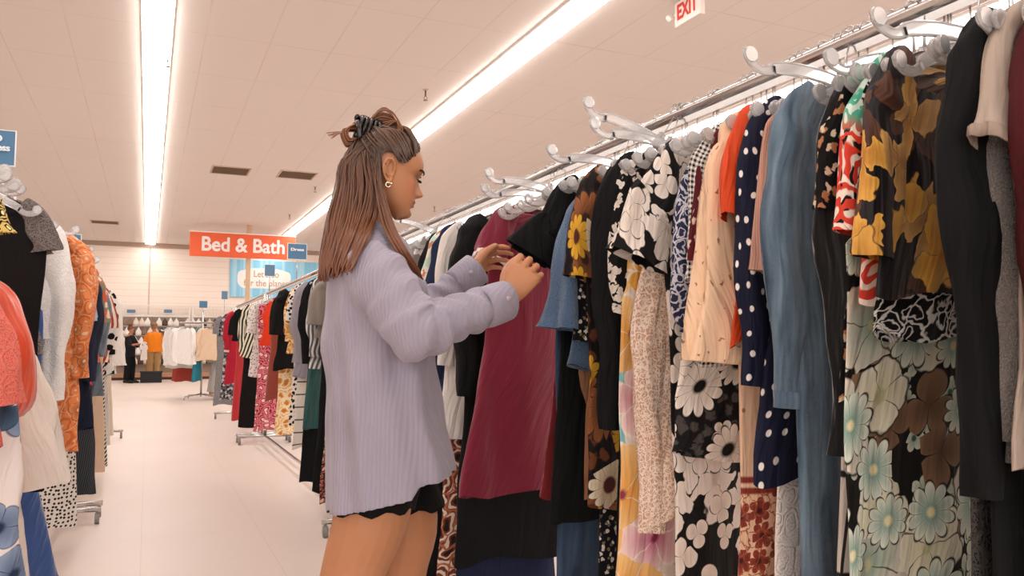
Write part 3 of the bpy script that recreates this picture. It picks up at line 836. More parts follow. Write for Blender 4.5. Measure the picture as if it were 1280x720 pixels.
right = [
 (1284,'dark wine-red knit at the right edge of the photo','knit top',plain('#4a1216'),dict(L=1.3,sh=.17,t0=.02,sleeve=('long',.6))),
 (1234,'taupe jersey top with a rolled short sleeve','top',plain('#b3a193'),dict(L=.62,sh=.185,t0=.02,sleeve=('short',.17),cuff=plain('#a39081'),rz=.1,py=150)),
 (1240,'grey speckled tweed cardigan behind the long black dress','cardigan',boucle('#2a2523','#b5aaa2'),dict(L=.60,sh=.16,t0=.02,sleeve=('long',.55))),
 (1200,'long plain black dress beside the taupe jersey top','dress',plain('#121214'),dict(L=1.36,sh=.2,t0=.026,hem_w=.2,t1=.035,sleeve=('long',.62),amp=.006,rz=.1)),
 (1192,'black lace sleeveless dress squeezed behind the long black dress','dress',lace('#100f10','#4c4846'),dict(L=1.3,sh=.15)),
 (1088,'aubergine blouse printed with amber leaves','blouse',P('leaf'),dict(hem=368,py=280,sh=.19,rz=.12,t0=.02,t1=.03,amp=.012,sleeve=('short',.30),waist=.2,hem_w=.225)),
 (1055,'long black skirt with pale sage and cream flowers','maxi skirt',P('sage'),dict(L=1.5,sh=.20,folds=5,amp=.026,waist=.215,hem_w=.25,t1=.04,py=500,z0=-.36)),
 (1076,'black shirt with white scroll ornament on the shoulder','shirt',scroll('#131214','#dcd9d2',.04,.07),dict(L=.45,sh=.165,sleeve=('short',.2),py=160)),
 (1060,'mint paisley tunic with a red and orange hem panel','tunic',P('mint'),dict(L=.40,sh=.185,t0=.02,sleeve=('short',.26),py=180)),
 (1034,'long black velvet dress beside the denim shirt dress','dress',plain('#161314',.95,.4),dict(L=1.42,sh=.175,sleeve=('long',.6))),
 (1036,'cream and black plaid skirt showing as a narrow strip','skirt',plaid(),dict(L=1.5,sh=.16,hem_w=.2)),
 (1030,'black chiffon blouse with tiny rust and cream blossoms','blouse',ditsy('#141214',('#b0764f','#d8c3a8'),.035,.22),dict(L=.55,sh=.175,sleeve=('short',.22),py=200)),
 (966,'faded blue denim shirt dress with long sleeves','shirt dress',denim(),dict(L=1.4,sh=.195,t0=.024,t1=.04,rz=.10,hem_w=.2,sleeve=('long',.52),amp=.018,py=230,cuff=denim('#7d94a6','#34495c'))),
 (962,'white floral lace skirt dress below the denim shirt dress','dress',lace('#d6c9c0','#efe6df'),dict(L=1.5,sh=.15,hem_w=.19,py=600)),
 (957,'dusty pink ribbed top with a small cuff beside the denim','top',stripes('#cf9f8c','#b98876',.006),dict(L=.42,sh=.17,sleeve=('short',.3))),
 (930,'navy dress with small white polka dots','dress',dots('#15182e','#f1e7e0',.042,.15),dict(hem=600,sh=.19,t0=.022,rz=.12,t1=.04,hem_w=.22,sleeve=('long',.5),py=300)),
 (908,'bright orange-red top with only its shoulder showing','top',plain('#d9481c',.7),dict(L=.46,sh=.20,t0=.028,sleeve=('short',.2),py=190,rz=.28)),
 (893,'peach ruffle-sleeved dress with a dark red border print','dress',P('border'),dict(L=1.5,sh=.185,t0=.022,sleeve=('ruffle',.46),slmat=ditsy('#eac4a2',('#9a6650',),.045,.06),hem_w=.21,py=300)),
 (846,'black and ivory daisy print dress','dress',P('daisy'),dict(hem=572,sh=.20,hem_w=.225,t1=.035,py=450,z0=-.30)),
 (850,'navy paisley long-sleeved blouse','blouse',scroll('#262b46','#c9c6cf',.035,.08),dict(L=.42,sh=.18,sleeve=('long',.36),z0=-.17)),
 (866,'black and white gingham shirt beside the peach ruffle sleeve','shirt',check('#e6e0da','#1c1a1a',.011),dict(L=.5,sh=.17,sleeve=('short',.3),py=220)),
 (874,'burgundy sprigged blouse next to the gingham shirt','blouse',ditsy('#5a1a22',('#d8c2b2',),.04,.2),dict(L=.32,sh=.16,sleeve=('short',.26),z0=-.13,py=250)),
 (812,'black dress with big ivory blossoms and a wide sleeve','dress',P('bigwhite'),dict(L=1.5,sh=.18,t0=.03,t1=.03,rz=.16,hem_w=.16,waist=.16,sleeve=('bell',.25),py=300)),
 (692,'dark blue denim skirt low beside the black dress hem','skirt',denim('#4a617a','#1d2c40'),dict(L=1.5,sh=.19,z0=-.45,py=680)),
 (702,'plain black maxi dress hanging low behind the poppy print','maxi dress',plain('#141315'),dict(L=1.5,sh=.16,z0=-.2)),
 (800,'tan dress with a dense cream sprig print','dress',scroll('#c49c84','#ead6c4',.016,.11),dict(hem=660,sh=.17,t0=.024,sleeve=('long',.62),hem_w=.2,z0=-.33,py=450)),
 (774,'turquoise, pink and orange tropical flower dress','dress',P('hawaii'),dict(L=1.5,sh=.19,amp=.014,t1=.04,hem_w=.25,waist=.2,z0=-.24,straps=True,py=450)),
 (766,'black blouse with small white branch print','blouse',P('smallbw'),dict(L=.62,sh=.17,sleeve=('long',.36),py=330)),
 (748,'long black crepe dress with long sleeves beside the sunflower dress','dress',plain('#151518'),dict(L=1.35,sh=.2,t0=.026,sleeve=('long',.62),amp=.008,py=300)),
 (716,'black dress with mustard sunflowers','dress',P('sunflower'),dict(hem=640,sh=.2,t0=.03,hem_w=.2,sleeve=('short',.26),rz=.25,py=250)),
 (728,'black sequined top under the sunflower sleeve','top',ditsy('#17161a',('#d8cfc4','#7d6a50'),.022,.22),dict(L=1.3,sh=.14,sleeve=('short',.3),py=320,z0=-.24)),
 (712,'camel brown long cardigan','cardigan',plain('#b37d58',.9,.2),dict(hem=632,sh=.12,sleeve=('long',.6),t0=.02,z0=-.24)),
 (704,'blue boucle knit sweater with one loose sleeve','sweater',boucle('#24456b','#7f9dbd'),dict(L=.48,sh=.17,t0=.026,sleeve=('ruffle',.34),py=350,rz=.05,z0=-.17)),
 (690,'deep red velvet dress under the blue knit','dress',plain('#7d1519',.8,.4),dict(hem=622,sh=.15,hem_w=.2,py=520,z0=-.2)),
 (700,'red and black poppy print skirt low on the rack','skirt',P('poppy'),dict(L=1.5,sh=.13,z0=-.5)),
]
def run(side, data, rand=0):
    for px, label, cat, mat, kw in data:
        kw = dict(kw); hw = kw.pop('hem_w', None)
        if hw: kw['hem_w_'] = hw
        hemw = kw.pop('hem_w_', None)
        hp = kw.pop('hem', None)
        put(side, px, label, cat, mat, hem=hp, hemw=hemw, **kw)
_garment = garment
def garment(*a, hemw=None, **k):
    return _garment(*a, hem=hemw, **k)
run('R', right)

# the two garments the woman is parting
G1 = put('R', 682, 'black dress with flared short sleeves beside the maroon dress', 'dress', plain('#141416'), hem=655, sh=.20, t0=.03, t1=.04, sleeve=('bell',.20), rz=.15, hemw=.22, py=420)
G2 = put('R', 606, 'maroon polo dress with white cuff stripes held by the woman', 'dress', plain('#7c1d33',.75,.15), hem=618, sh=.20, t0=.03, t1=.045, sleeve=('short',.15), cuff=plain('#efe2df'), rz=.34, hemw=.34, waist=.21, amp=.022, folds=4, py=300, z0=-.13)

right_far = [
 (538,'black maxi skirt low between her legs and the print dress','maxi skirt',plain('#131214'),dict(L=1.5,sh=.19,z0=-.3,py=600)),
 (574,'navy long dress glimpsed behind the hem of the maroon dress','dress',plain('#1c2440'),dict(L=1.45,sh=.17)),
 (566,'black wool coat behind the maroon polo dress','coat',plain('#131315'),dict(L=1.2,sh=.19,t0=.03,sleeve=('long',.6))),
 (553,'brown, red and cream abstract print dress low behind the shirt','dress',paisley('#7c3a28',('#e8d6c2','#2a1a16','#b86a48'),.07),dict(L=1.42,sh=.17)),
 (545,'white pointed-collar blouse behind the arms of the woman','blouse',plain('#e6ded6'),dict(L=.8,sh=.19,sleeve=('long',.5))),
 (538,'navy blazer on the rack in front of her face','blazer',plain('#222a48'),dict(L=.8,sh=.2,t0=.026,sleeve=('long',.55))),
 (530,'mint and rose floral blouse','blouse',ditsy('#c6dccb',('#c97f68','#efe2d4'),.05,.35),dict(L=.7,sh=.19,sleeve=('short',.25))),
 (524,'black lace-up top behind the mint floral blouse','top',plain('#141315'),dict(L=.8,sh=.18,sleeve=('long',.5))),
 (517,'scarlet red dress below her chin','dress',plain('#c4211b'),dict(L=1.25,sh=.18,straps=True)),
 (511,'black halter top with white piping','top',plain('#17171a'),dict(L=.7,sh=.17,straps=True)),
 (505,'grey and white marbled blouse','blouse',ditsy('#8b8581',('#ece6df',),.04,.35),dict(L=.8,sh=.18,sleeve=('short',.25))),
 (498,'charcoal cardigan just behind the hair of the woman','cardigan',boucle('#2e2c2e','#6b6663'),dict(L=.9,sh=.18,sleeve=('long',.5))),
 (480,'wine red wrap dress hidden mostly behind the shirt','dress',plain('#5a1a26'),dict(L=1.2,sh=.18)),
 (462,'olive green tunic hidden mostly behind the woman','tunic',plain('#5b5a3a'),dict(L=.9,sh=.18)),
 (440,'black pleated skirt set behind the back of the woman','dress',plain('#17171a'),dict(L=1.2,sh=.18)),
 (424,'wine and rust paisley long skirt beside the shirt back','skirt',paisley('#43181e',('#8a4a3a','#c9a38a','#201012'),.05),dict(hem=652,sh=.2)),
]
run('R', right_far)
mid = [
 (408,'dark red paisley maxi skirt nearest behind the woman','maxi skirt',paisley('#5a1c22',('#a86a5a','#d9b8a0','#241012'),.05),dict(hem=640,sh=.20)),
 (398,'black column dress near the dark red paisley skirt','dress',plain('#121315'),dict(hem=618,sh=.19)),
 (390,'taupe shaggy knit vest over a striped sleeve','vest',boucle('#6e645a','#b9aea2'),dict(L=.42,sh=.21,t0=.035,sleeve=('short',.3))),
 (386,'grey and white striped shirt below the shaggy vest','shirt',stripes('#d9d5d0','#5d6164',.03),dict(L=.62,sh=.2,sleeve=('long',.5))),
 (384,'teal green satin slip with a mustard top edge','slip dress',satin('#1f4f4c'),dict(hem=535,sh=.19)),
 (376,'black long coat beside the cream ladder-striped dress','coat',plain('#131417'),dict(hem=615,sh=.2,t0=.03,sleeve=('long',.55))),
 (371,'cream dress with thin dark horizontal lines','dress',stripes('#e9ddd0','#3a302c',.09,.9,R(90)),dict(hem=560,sh=.2)),
 (366,'lilac grey cardigan with a draped front','cardigan',plain('#a79fa8'),dict(hem=470,sh=.2,sleeve=('long',.55))),
 (361,'black and white dalmatian spotted blouse','blouse',animal(),dict(hem=530,sh=.2,sleeve=('short',.25))),
 (357,'golden orange scarf-print blouse','blouse',paisley('#d8963c',('#f0d8a8','#9a4a22','#e8c080'),.08),dict(L=.52,sh=.2,sleeve=('long',.4))),
 (348,'orange and cream floral wide trousers','trousers',paisley('#e6b06a',('#f2e0c0','#c77a34'),.08),dict(hem=542,sh=.18)),
 (341,'black boxy jacket with wide shoulders','jacket',plain('#151416'),dict(L=.66,sh=.22,t0=.04,sleeve=('short',.34))),
 (336,'rust red faux fur stole under the black jacket','stole',boucle('#6e1e18','#b85a40'),dict(hem=500,sh=.18,t0=.03,z0=-.2)),
 (327,'vivid orange-red strappy sundress','sundress',plain('#e23f1c'),dict(hem=432,sh=.17,straps=True,t0=.03)),
 (322,'wide pink and crimson floral skirt','skirt',paisley('#8c1c26',('#d87a88','#f0c8c0'),.08),dict(hem=538,sh=.17)),
 (311,'white blouse with a fine grey sprig print','blouse',ditsy('#e6e0db',('#8d8480',),.03,.22),dict(hem=470,sh=.2,t0=.03,sleeve=('short',.3))),
 (303,'long black gown with a red front panel','gown',plain('#1a1012'),dict(hem=552,sh=.2,t1=.06)),
 (300,'cream and dark green striped jacket','jacket',stripes('#e2d8c2','#27352c',.04),dict(L=.6,sh=.2,sleeve=('long',.5))),
 (294,'bright red satin skirt hanging low','skirt',satin('#b3161c'),dict(hem=530,sh=.18,t1=.06)),
 (289,'small black bolero by the crimson coat','bolero',plain('#141315'),dict(L=.4,sh=.2,sleeve=('short',.3))),
 (281,'crimson coat with a cream cuff','coat',plain('#b02236'),dict(hem=480,sh=.21,t0=.035,sleeve=('long',.5),cuff=plain('#e6d8cc'))),
 (276,'grey and charcoal leaf print tunic','tunic',ditsy('#56535a',('#b9b4b4','#26242a'),.06,.35),dict(hem=500,sh=.2,sleeve=('short',.3))),
 (272,'peach long skirt with a navy hem','skirt',plain('#cf9a7a'),dict(hem=522,sh=.18)),
 (268,'charcoal lace dress farthest on the right rack line','dress',lace('#2a282c','#8b8686'),dict(hem=512,sh=.2,sleeve=('short',.25))),
]
run('R', mid)

# extra hangers crowding the near rail
rr = random.Random(3)
ys = [.42+.085*i+rr.uniform(-.02,.02) for i in range(23)]
for i, yy in enumerate(ys):
    hanger(RX, yy, rr.uniform(-.15,.15), rr.uniform(-.03,.03), 'empty clear plastic hanger pushed among the clothes on the near right rail', 'empty hangers among the clothes on the near right rail').scale.x = .93
tips = [(938,72,'big clear hanger rising above the orange-red top'),(738,136,'clear hanger poking up left of the ivory blossom dress, upper of the pair'),(744,158,'clear hanger poking up left of the ivory blossom dress, lower of the pair'),
        (690,190,'clear hanger sticking out above the black dress beside the sunflowers'),(612,219,'clear hanger standing up left of the black shoulder'),(606,236,'clear hanger just above the maroon sleeve'),
        (489,271,'clear hanger right below the chin of the woman'),(1096,20,'clear hanger above the white scroll shirt at the top'),(1036,66,'clear hanger above the tiny-blossom blouse'),(1226,8,'clear hanger cut by the top edge above the black dress')]
for px, py, lab in tips:
    Xt = RX-.2
    p_ = on_x(px, py, Xt)
    want = p_.z-(RAIL+.018); r_ = math.hypot(.207, .15); a0 = math.atan2(-.15, .207)
    a1 = math.asin(max(-.9, min(.9, want/r_)))
    tl = max(0, min(.75, a1-a0))
    Xt = RX - r_*math.cos(a0+tl); yy = on_x(px, py, Xt).y
    hanger(RX, yy, 0, tl, lab)

# ---------------------------------------------------------------- left rack
left = [
 (24,'ivory dress with large blue roses, lowest at the left edge','dress',P('rose'),dict(L=1.42,sh=.2,t0=.03,t1=.05,hem_w=.30,waist=.22,z0=-.62,py=560)),
 (15,'coral lace top over the blue rose dress','top',lace('#d0453a','#e07868'),dict(L=.40,sh=.17,t0=.03,sleeve=('short',.26),z0=-.43,py=470)),
 (34,'orange satin top at the left edge','top',satin('#e2501f','#c93c12'),dict(hem=560,sh=.17,t0=.035,sleeve=('long',.34),z0=-.40,hem_w=.13,py=450)),
 (48,'royal blue satin long skirt','long skirt',satin('#1d3f7c','#2b5696'),dict(L=1.5,sh=.17,hem_w=.27,t1=.05,z0=-.40,py=620)),
 (10,'black top with gold sequined trim on the shoulder','top',paisley('#1c1714',('#d8b868','#f0e0a0'),.03),dict(L=.28,sh=.18,sleeve=('cap',.14),z0=-.17,py=320)),
 (42,'cream dress with a wide scalloped bell sleeve','dress',plain('#e9dcd0'),dict(hem=720,sh=.15,t0=.03,sleeve=('bell',.46),hem_w=.2,z0=-.52,py=520)),
 (70,'long dark brown dress with black lace shoulders','dress',plain('#1c1416'),dict(hem=612,sh=.2,t0=.03,sleeve=('cap',.12),slmat=lace('#141214','#7a716c'),hem_w=.22,py=450)),
 (64,'black lace sleeveless blouse behind the brown dress','blouse',lace('#141214','#8a807a'),dict(L=.5,sh=.17,sleeve=('cap',.14),py=300)),
 (84,'white eyelet blouse with long crochet sleeves','blouse',lace('#fffdfa','#f3ede8',.03),dict(hem=425,sh=.2,t0=.035,sleeve=('long',.62),py=420)),
 (74,'dark plum long vest beside the orange paisley shirt','vest',plain('#2a1418'),dict(hem=600,sh=.18,t0=.025)),
 (94,'white trousers with black geometric dots','trousers',dots('#ddd4ca','#26221f',.02,.3),dict(hem=705,sh=.18,hem_w=.20,z0=-.2,py=620)),
 (114,'orange paisley shirt with a folded sleeve','shirt',P('orange'),dict(hem=560,sh=.25,t0=.045,t1=.05,sleeve=('long',.56),slmat=P('orange'),hem_w=.26,py=440)),
 (110,'black satin blouse with green sheen','blouse',satin('#17181a','#2e3a2a'),dict(L=.6,sh=.2,t0=.03,sleeve=('short',.3),py=370)),
 (114,'dark pinstriped wide trousers','trousers',stripes('#2a2c30','#4c5054',.012,.7),dict(hem=690,sh=.2,hem_w=.24,z0=-.2,py=620)),
 (110,'pale lilac blue shirt with a pink tee below','shirt',plain('#a9b4cf'),dict(L=.55,sh=.21,t0=.03,sleeve=('short',.32),py=370)),
 (114,'hot pink tee between the lilac shirt and the navy dress','tee',plain('#d8466c'),dict(L=.66,sh=.2,t0=.03,z0=-.14)),
 (123,'navy wool dress with long sleeves','dress',plain('#1e2438'),dict(hem=535,sh=.22,t0=.035,sleeve=('long',.62),py=440)),
 (128,'beige long linen skirt','skirt',plain('#d9b99c'),dict(hem=655,sh=.22,hem_w=.25,py=580)),
 (131,'black and white diagonal-striped long dress','dress',stripes('#d8d4ce','#1b1b1d',.022,.5,R(35)),dict(hem=640,sh=.22,hem_w=.25,py=560)),
 (130,'olive and coral floral blouse','blouse',ditsy('#8c8264',('#d8664c','#e8d8c0'),.06,.35),dict(L=.55,sh=.23,t0=.035,sleeve=('short',.3),py=390)),
 (135,'grey acid-washed denim jacket','jacket',denim('#8a949c','#4a5660'),dict(L=.8,sh=.22,t0=.03,sleeve=('long',.5))),
 (140,'ivory pleated long dress','dress',plain('#e8ded2'),dict(hem=558,sh=.23,hem_w=.26)),
 (141,'red and cream striped shirt on the left rack','shirt',stripes('#a83c34','#ead9c8',.04),dict(L=.6,sh=.22,sleeve=('short',.3))),
 (144,'cream trousers behind the ivory pleated dress','trousers',plain('#dccdba'),dict(hem=545,sh=.22)),
 (147,'black and white blouse by the far left rack end','blouse',animal('#e8e2da','#1b1b1b',.08),dict(L=.7,sh=.24,sleeve=('long',.5))),
 (150,'white ruffled blouse at the far end of the left rack','blouse',plain('#ece5dd'),dict(L=.72,sh=.24,sleeve=('ruffle',.6))),
]
run('L', left)
ltips = [(22,232,'clear hanger at the very left above the brown dress'),(12,215,'topmost clear hanger at the left edge of the photo'),(70,276,'clear hanger with a long arm beside the black lace blouse'),(55,300,'clear hanger lying over the white eyelet blouse'),(96,297,'clear hanger over the blue sign of the left rack'),(88,308,'lower clear hanger below the blue sign of the left rack'),(114,322,'faint clear hanger against the back wall'),(122,334,'farther faint clear hanger against the back wall')]
for px, py, lab in ltips:
    r_ = math.hypot(.207, .15); a0 = math.atan2(-.15, .207)
    p_ = on_x(px, py, LX+.2); a1 = math.asin(max(-.9, min(.9, (p_.z-(RAIL+.018))/r_)))
    tl = max(-.1, min(.8, a1-a0)); yy = on_x(px, py, LX + r_*math.cos(a0+tl)).y
    hanger(LX, yy, 0, -tl, lab)

for side in ('R', 'L'):
    its = sorted([(y, g) for s_, y, g in GALL if s_ == side], key=lambda q: q[0])
    for i, (y, g) in enumerate(its):
        gap = min([abs(y-its[k][0]) for k in (i-1, i+1) if 0 <= k < len(its)])
        f = max(.45, min(1, gap*.5/.032))
        g.scale.y = f
# ---------------------------------------------------------------- people
@cached
def skin(c1='#c98f68', c2='#b67a55', lips=None, spots=()):
    t = NT('skin'); v = t.coords('Object')
    b = t.mix(t.noise(v, 9, 3), srgb(c1), srgb(c2)); b = t.mix(t.math('MULTIPLY', t.noise(v, 160, 2), .2), b, srgb(c2))
    for (p_, r, cc, k) in spots:
        dd = t.vmath('LENGTH', t.vmath('DIVIDE', t.vmath('SUBTRACT', v, p_), r))
        b = t.mix(t.math('MULTIPLY', t.less(dd, 1.0, .5), k), b, srgb(cc))
    m = t.done(b, .5, weave=False, spec=.4)
    t.p.inputs['Subsurface Weight'].default_value = .08; t.p.inputs['Subsurface Radius'].default_value = (.02,.008,.004); t.p.inputs['Subsurface Scale'].default_value = .3
    return m

def head_mesh(bm, M, s=1.0):
    "head in its own frame: x forward, y left, z up, eye level at 0; M places it"
    xf = [(-.118,.040),(-.112,.060),(-.105,.072),(-.095,.077),(-.083,.074),(-.07,.077),(-.06,.079),(-.045,.078),(-.03,.077),(-.015,.0765),(0,.0765),(.012,.081),(.022,.0855),(.04,.085),(.058,.078),(.078,.063),(.095,.044),(.108,.018),(.112,0)]
    xb = [(-.118,.045),(-.112,.036),(-.10,.018),(-.085,-.006),(-.07,-.030),(-.055,-.056),(-.03,-.092),(0,-.103),(.03,-.103),(.055,-.095),(.08,-.075),(.10,-.042),(.108,-.02),(.112,0)]
    wd = [(-.118,.012),(-.112,.024),(-.10,.036),(-.085,.047),(-.07,.054),(-.05,.061),(-.03,.066),(0,.070),(.03,.073),(.055,.070),(.08,.056),(.10,.034),(.108,.018),(.112,.002)]
    nose = [(-.055,0),(-.050,.004),(-.046,.011),(-.041,.0205),(-.036,.0255),(-.030,.0240),(-.022,.0178),(-.012,.011),(0,.0065),(.010,.002),(.02,0)]
    nsig = [(-.05,.013),(-.04,.0135),(-.03,.0105),(-.015,.0075),(.01,.007)]
    NZ, NA = 130, 128
    rings = []
    for j in range(NZ+1):
        z = -.118+.230*j/NZ
        f, b_, w_ = scurve_tab(xf,z), scurve_tab(xb,z), max(.001, scurve_tab(wd,z))
        c_, a_ = (f+b_)/2, max(.001, (f-b_)/2); ring = []
        for i in range(NA):
            q = 2*math.pi*i/NA
            # denser sampling at the face
            q = q - .35*math.sin(q)
            cx, sy = math.cos(q), math.sin(q)
            x = c_+a_*math.copysign(abs(cx)**.92, cx); y = w_*math.copysign(abs(sy)**.95, sy)
            if cx > 0:
                g = lambda y0, sy_, z0_, sz_: math.exp(-((abs(y)-y0)/sy_)**2-((z-z0_)/sz_)**2)
                d = scurve_tab(nose, z)*math.exp(-(y/lerp_tab(nsig, z))**2)
                d += .0045*g(.011,.0055,-.041,.006)              # alae
                d += .0085*g(0,.019,-.0600,.0042)+.0085*g(0,.018,-.0720,.0048)-.006*g(0,.024,-.0660,.0020)
                d += .005*g(0,.018,-.098,.011)-.003*g(0,.02,-.083,.006)
                d -= .011*g(.031,.014,.001,.011)                 # sockets
                d += .0085*g(.031,.0105,-.001,.0075)             # lids over the eyeballs
                d -= .002*g(.031,.012,-.0045,.0014)
                d += .003*g(.03,.018,.017,.005)
                d += .004*g(.045,.018,-.026,.016)
                d -= .0015*g(0,.004,-.053,.004)
                x += d
            ring.append(M @ Vector((x*s, y*s, z*s)))
        rings.append(ring)
    ring_loft(bm, rings, True, True, True)
    for sd in (-1, 1):      # ears
        def E(u, v_, o): return M @ (Vector((-.014+u-.2*v_*.3, sd*(.069+o), -.012+v_))*s)
        hel = [E(.012*math.cos(q)*1.25-.002, .029*math.sin(q), .009+.004*math.sin(q)) for q in [R(-70+ k*20) for k in range(0, 17)]]
        hel = [E(.010,-.012,.001)]+[E(x_,z_,o_) for x_,z_,o_ in ((.013,.008,.004),(.010,.022,.009),(.001,.030,.013),(-.010,.028,.015),(-.017,.016,.016),(-.018,0,.015),(-.013,-.014,.012),(-.005,-.024,.008),(.003,-.029,.005),(.009,-.025,.002),(.010,-.015,.001))]
        tube(bm, smooth_path(hel, 3), .0036*s, 8, round_caps=True)
        tube(bm, smooth_path([E(-.004,.020,.009),(E(-.010,.006,.010)),E(-.006,-.008,.007),E(.006,-.012,.004)], 3), .003*s, 8, round_caps=True)
        rg = [[E(.0145*r_*math.cos(q)-.002, .026*r_*math.sin(q), o_) for q in [2*math.pi*k/14 for k in range(14)]] for r_, o_ in ((1,-.004),(1,.002),(.6,.0))]
        ring_loft(bm, rg, True, True, True)
        tube(bm, [E(.003,-.026,.004), E(.004,-.033,.004)], [.0065*s,.0055*s], 10, round_caps=True)
    return

def hand_mesh(bm, W, D, N, fingers, thumb, L=.082, sc=1.0):
    """palm from wrist W along D, N = back-of-hand normal; S = D x N side (index side positive).
    fingers: four lists of (curl1,curl2,curl3) in degrees plus spread, index to little"""
    D = D.normalized(); N = (N-D*N.dot(D)).normalized(); S = D.cross(N).normalized()*fingers['side']
    Lp = L*sc
    rings = []
    for t_, wv, th in ((-.02,.025,.020),(.1,.026,.019),(.35,.033,.016),(.65,.038,.014),(.9,.040,.012),(1.02,.038,.010)):
        c_ = W+D*(Lp*t_)
        rings.append([c_+S*(wv*sc*math.copysign(abs(math.cos(q))**.8, math.cos(q)))+N*(th*sc*math.sin(q)) for q in [2*math.pi*k/20 for k in range(20)]])
    ring_loft(bm, rings, True, True, True)
    lens = (.044,.026,.021), (.049,.030,.023), (.045,.028,.022), (.035,.021,.019)
    offs = (.030,.0105,-.0095,-.028)
    tips = []
    for i in range(4):
        cu, spread = fingers['curl'][i], fingers['spread'][i]
        base = W+D*(Lp*(.93 if i in (1,2) else .88))+S*(offs[i]*sc)
        d = (D*math.cos(R(spread))+S*math.sin(R(spread))).normalized(); ang = 0
        pts = [base-D*.018*sc, base]; rads = [.0095*sc,.0098*sc]
        for k in range(3):
            ang += cu[k]
            dd = d*math.cos(R(ang))-N*math.sin(R(ang))
            q = pts[-1]+dd*(lens[i][k]*sc)
            pts.append(q); rads.append((.0086,.0076,.0062)[k]*sc*(1 if i < 3 else .88))
        # soften with knuckle points
        P2 = [pts[0]]; R2 = [rads[0]]
        for k in range(1, len(pts)-1):
            a_, b_, c_ = pts[k-1], pts[k], pts[k+1]
            P2 += [b_+(a_-b_)*.28, b_, b_+(c_-b_)*.28]; R2 += [rads[k]*.96, rads[k]*1.06, rads[k]*.96]
        P2.append(pts[-1]); R2.append(rads[-1])
        tube(bm, P2, R2, 10, round_caps=True); tips.append(pts[-1])
    # thumb from the side near the palm's base
    b0 = W+D*(Lp*.22)+S*(.018*sc)-N*(.006*sc)
    pts = [b0]
    for dv, ln in zip(thumb, (.040,.032,.026)):
        dd = (D*dv[0]+S*dv[1]+N*dv[2]).normalized(); pts.append(pts[-1]+dd*ln*sc)
    tube(bm, smooth_path(pts, 3), [.0135*sc-(.0055*sc)*k/9 for k in range(10)], 10, round_caps=True)
    return tips

# ---- the woman browsing the rack
ZW = 1.85
feet = at(470, 560, ZW); 
heading = math.atan2(-math.sin(R(14)), math.cos(R(14)))
WR = Matrix.Translation((feet.x, feet.y, 0)) @ Matrix.Rotation(heading, 4, 'Z')
WI = WR.inverted()
fwd = WR.to_3x3() @ Vector((1,0,0)); lft = WR.to_3x3() @ Vector((0,1,0))
HS = .86
ear = at(487, 213, ZW-.065)
HR = (Matrix.Rotation(heading+R(10), 4, 'Z') @ Matrix.Rotation(R(12), 4, 'Y'))
earL = HR @ (Vector((-.014, -.078, -.012))*HS)
HM_ = Matrix.Translation(ear-earL) @ HR
def H(x, y, z): return HM_ @ (Vector((x, y, z))*HS)

body = bmesh.new()
head_mesh(body, HM_, HS)
nb = at(459, 292, ZW)
tube(body, smooth_path([H(-.035,0,-.05), H(-.045,0,-.095), nb, nb+Vector((0,0,-.06))], 4), [(.050,.048)]*5+[(.05,.045)]*4+[(.046,.040)]*4, 20, up=lft)
# torso under the shirt
def T(px, py, zoff=0): return at(px, py, ZW+zoff)
tor = [(459,296,.05,.056),(461,306,.046,.085),(464,322,.058,.12),(468,350,.08,.13),(472,390,.09,.135),(474,440,.082,.125),(476,490,.085,.132),(474,540,.088,.15),(474,585,.086,.155),(476,615,.084,.15)]
rings = []
for px, py, a_, b_ in tor:
    c_ = T(px, py); rings.append([c_+fwd*(a_*math.cos(q))+lft*(b_*math.sin(q)) for q in [2*math.pi*k/36 for k in range(36)]])
ring_loft(body, rings, True, True, True)
# legs (near = right leg swept back, far = left leg forward)
LEGS = ((-1, [((472,590),-.08,.088),((463,650),-.09,.083),((446,700),-.09,.073),((430,748),-.08,.062),((424,775),-.08,.055),((420,820),-.08,.052),((412,880),-.08,.052),((404,960),-.08,.038),((400,1010),-.08,.034)]),
        (1, [((486,590),.08,.092),((506,650),.08,.080),((499,705),.08,.070),((496,760),.08,.058),((497,790),.08,.054),((494,830),.08,.053),((488,890),.08,.052),((480,950),.08,.036),((478,975),.08,.034)]))
for sgn, pts in LEGS:
    P_ = [T(p_[0][0], p_[0][1], p_[1]) for p_ in pts]; r_ = [p_[2] for p_ in pts]
    # finish on the floor
    P_[-1].z = .07
    k = 4; SP_ = smooth_path(P_, k); SR = []
    for i in range(len(SP_)):
        u = i/k; j = min(int(u), len(r_)-2); f = u-j; SR.append(r_[j]*(1-f)+r_[j+1]*f)
    tube(body, SP_, SR, 22, round_caps=True)
    an = P_[-1]
    ft = [an+Vector((0,0,-.01))-fwd*.03, an+fwd*.05+Vector((0,0,-.025)), an+fwd*.12+Vector((0,0,-.042)), an+fwd*.17+Vector((0,0,-.05))]
    tube(body, smooth_path(ft, 3), [(.034,.036)]*3+[(.036,.03)]*3+[(.042,.022)]*3+[(.034,.016)], 14, up=lft, round_caps=True)
    if sgn == -1: foot_near = an
    else: foot_far = an
# arms
SHN, ELN, WRN = at(455,324,ZW-.15), at(521,414,ZW-.22), at(634,374,ZW-.03)
SHF, ELF, WRF = at(478,324,ZW+.15), at(520,400,ZW+.28), at(592,338,ZW+.34)
for S_, E_, W_ in ((SHN,ELN,WRN),(SHF,ELF,WRF)):
    tube(body, smooth_path([S_, S_.lerp(E_,.5), E_, E_.lerp(W_,.45), W_], 4), [.030,.036,.042,.045,.044,.043,.042,.041,.039,.040,.040,.039,.037,.034,.031,.028,.026], 16, round_caps=True)
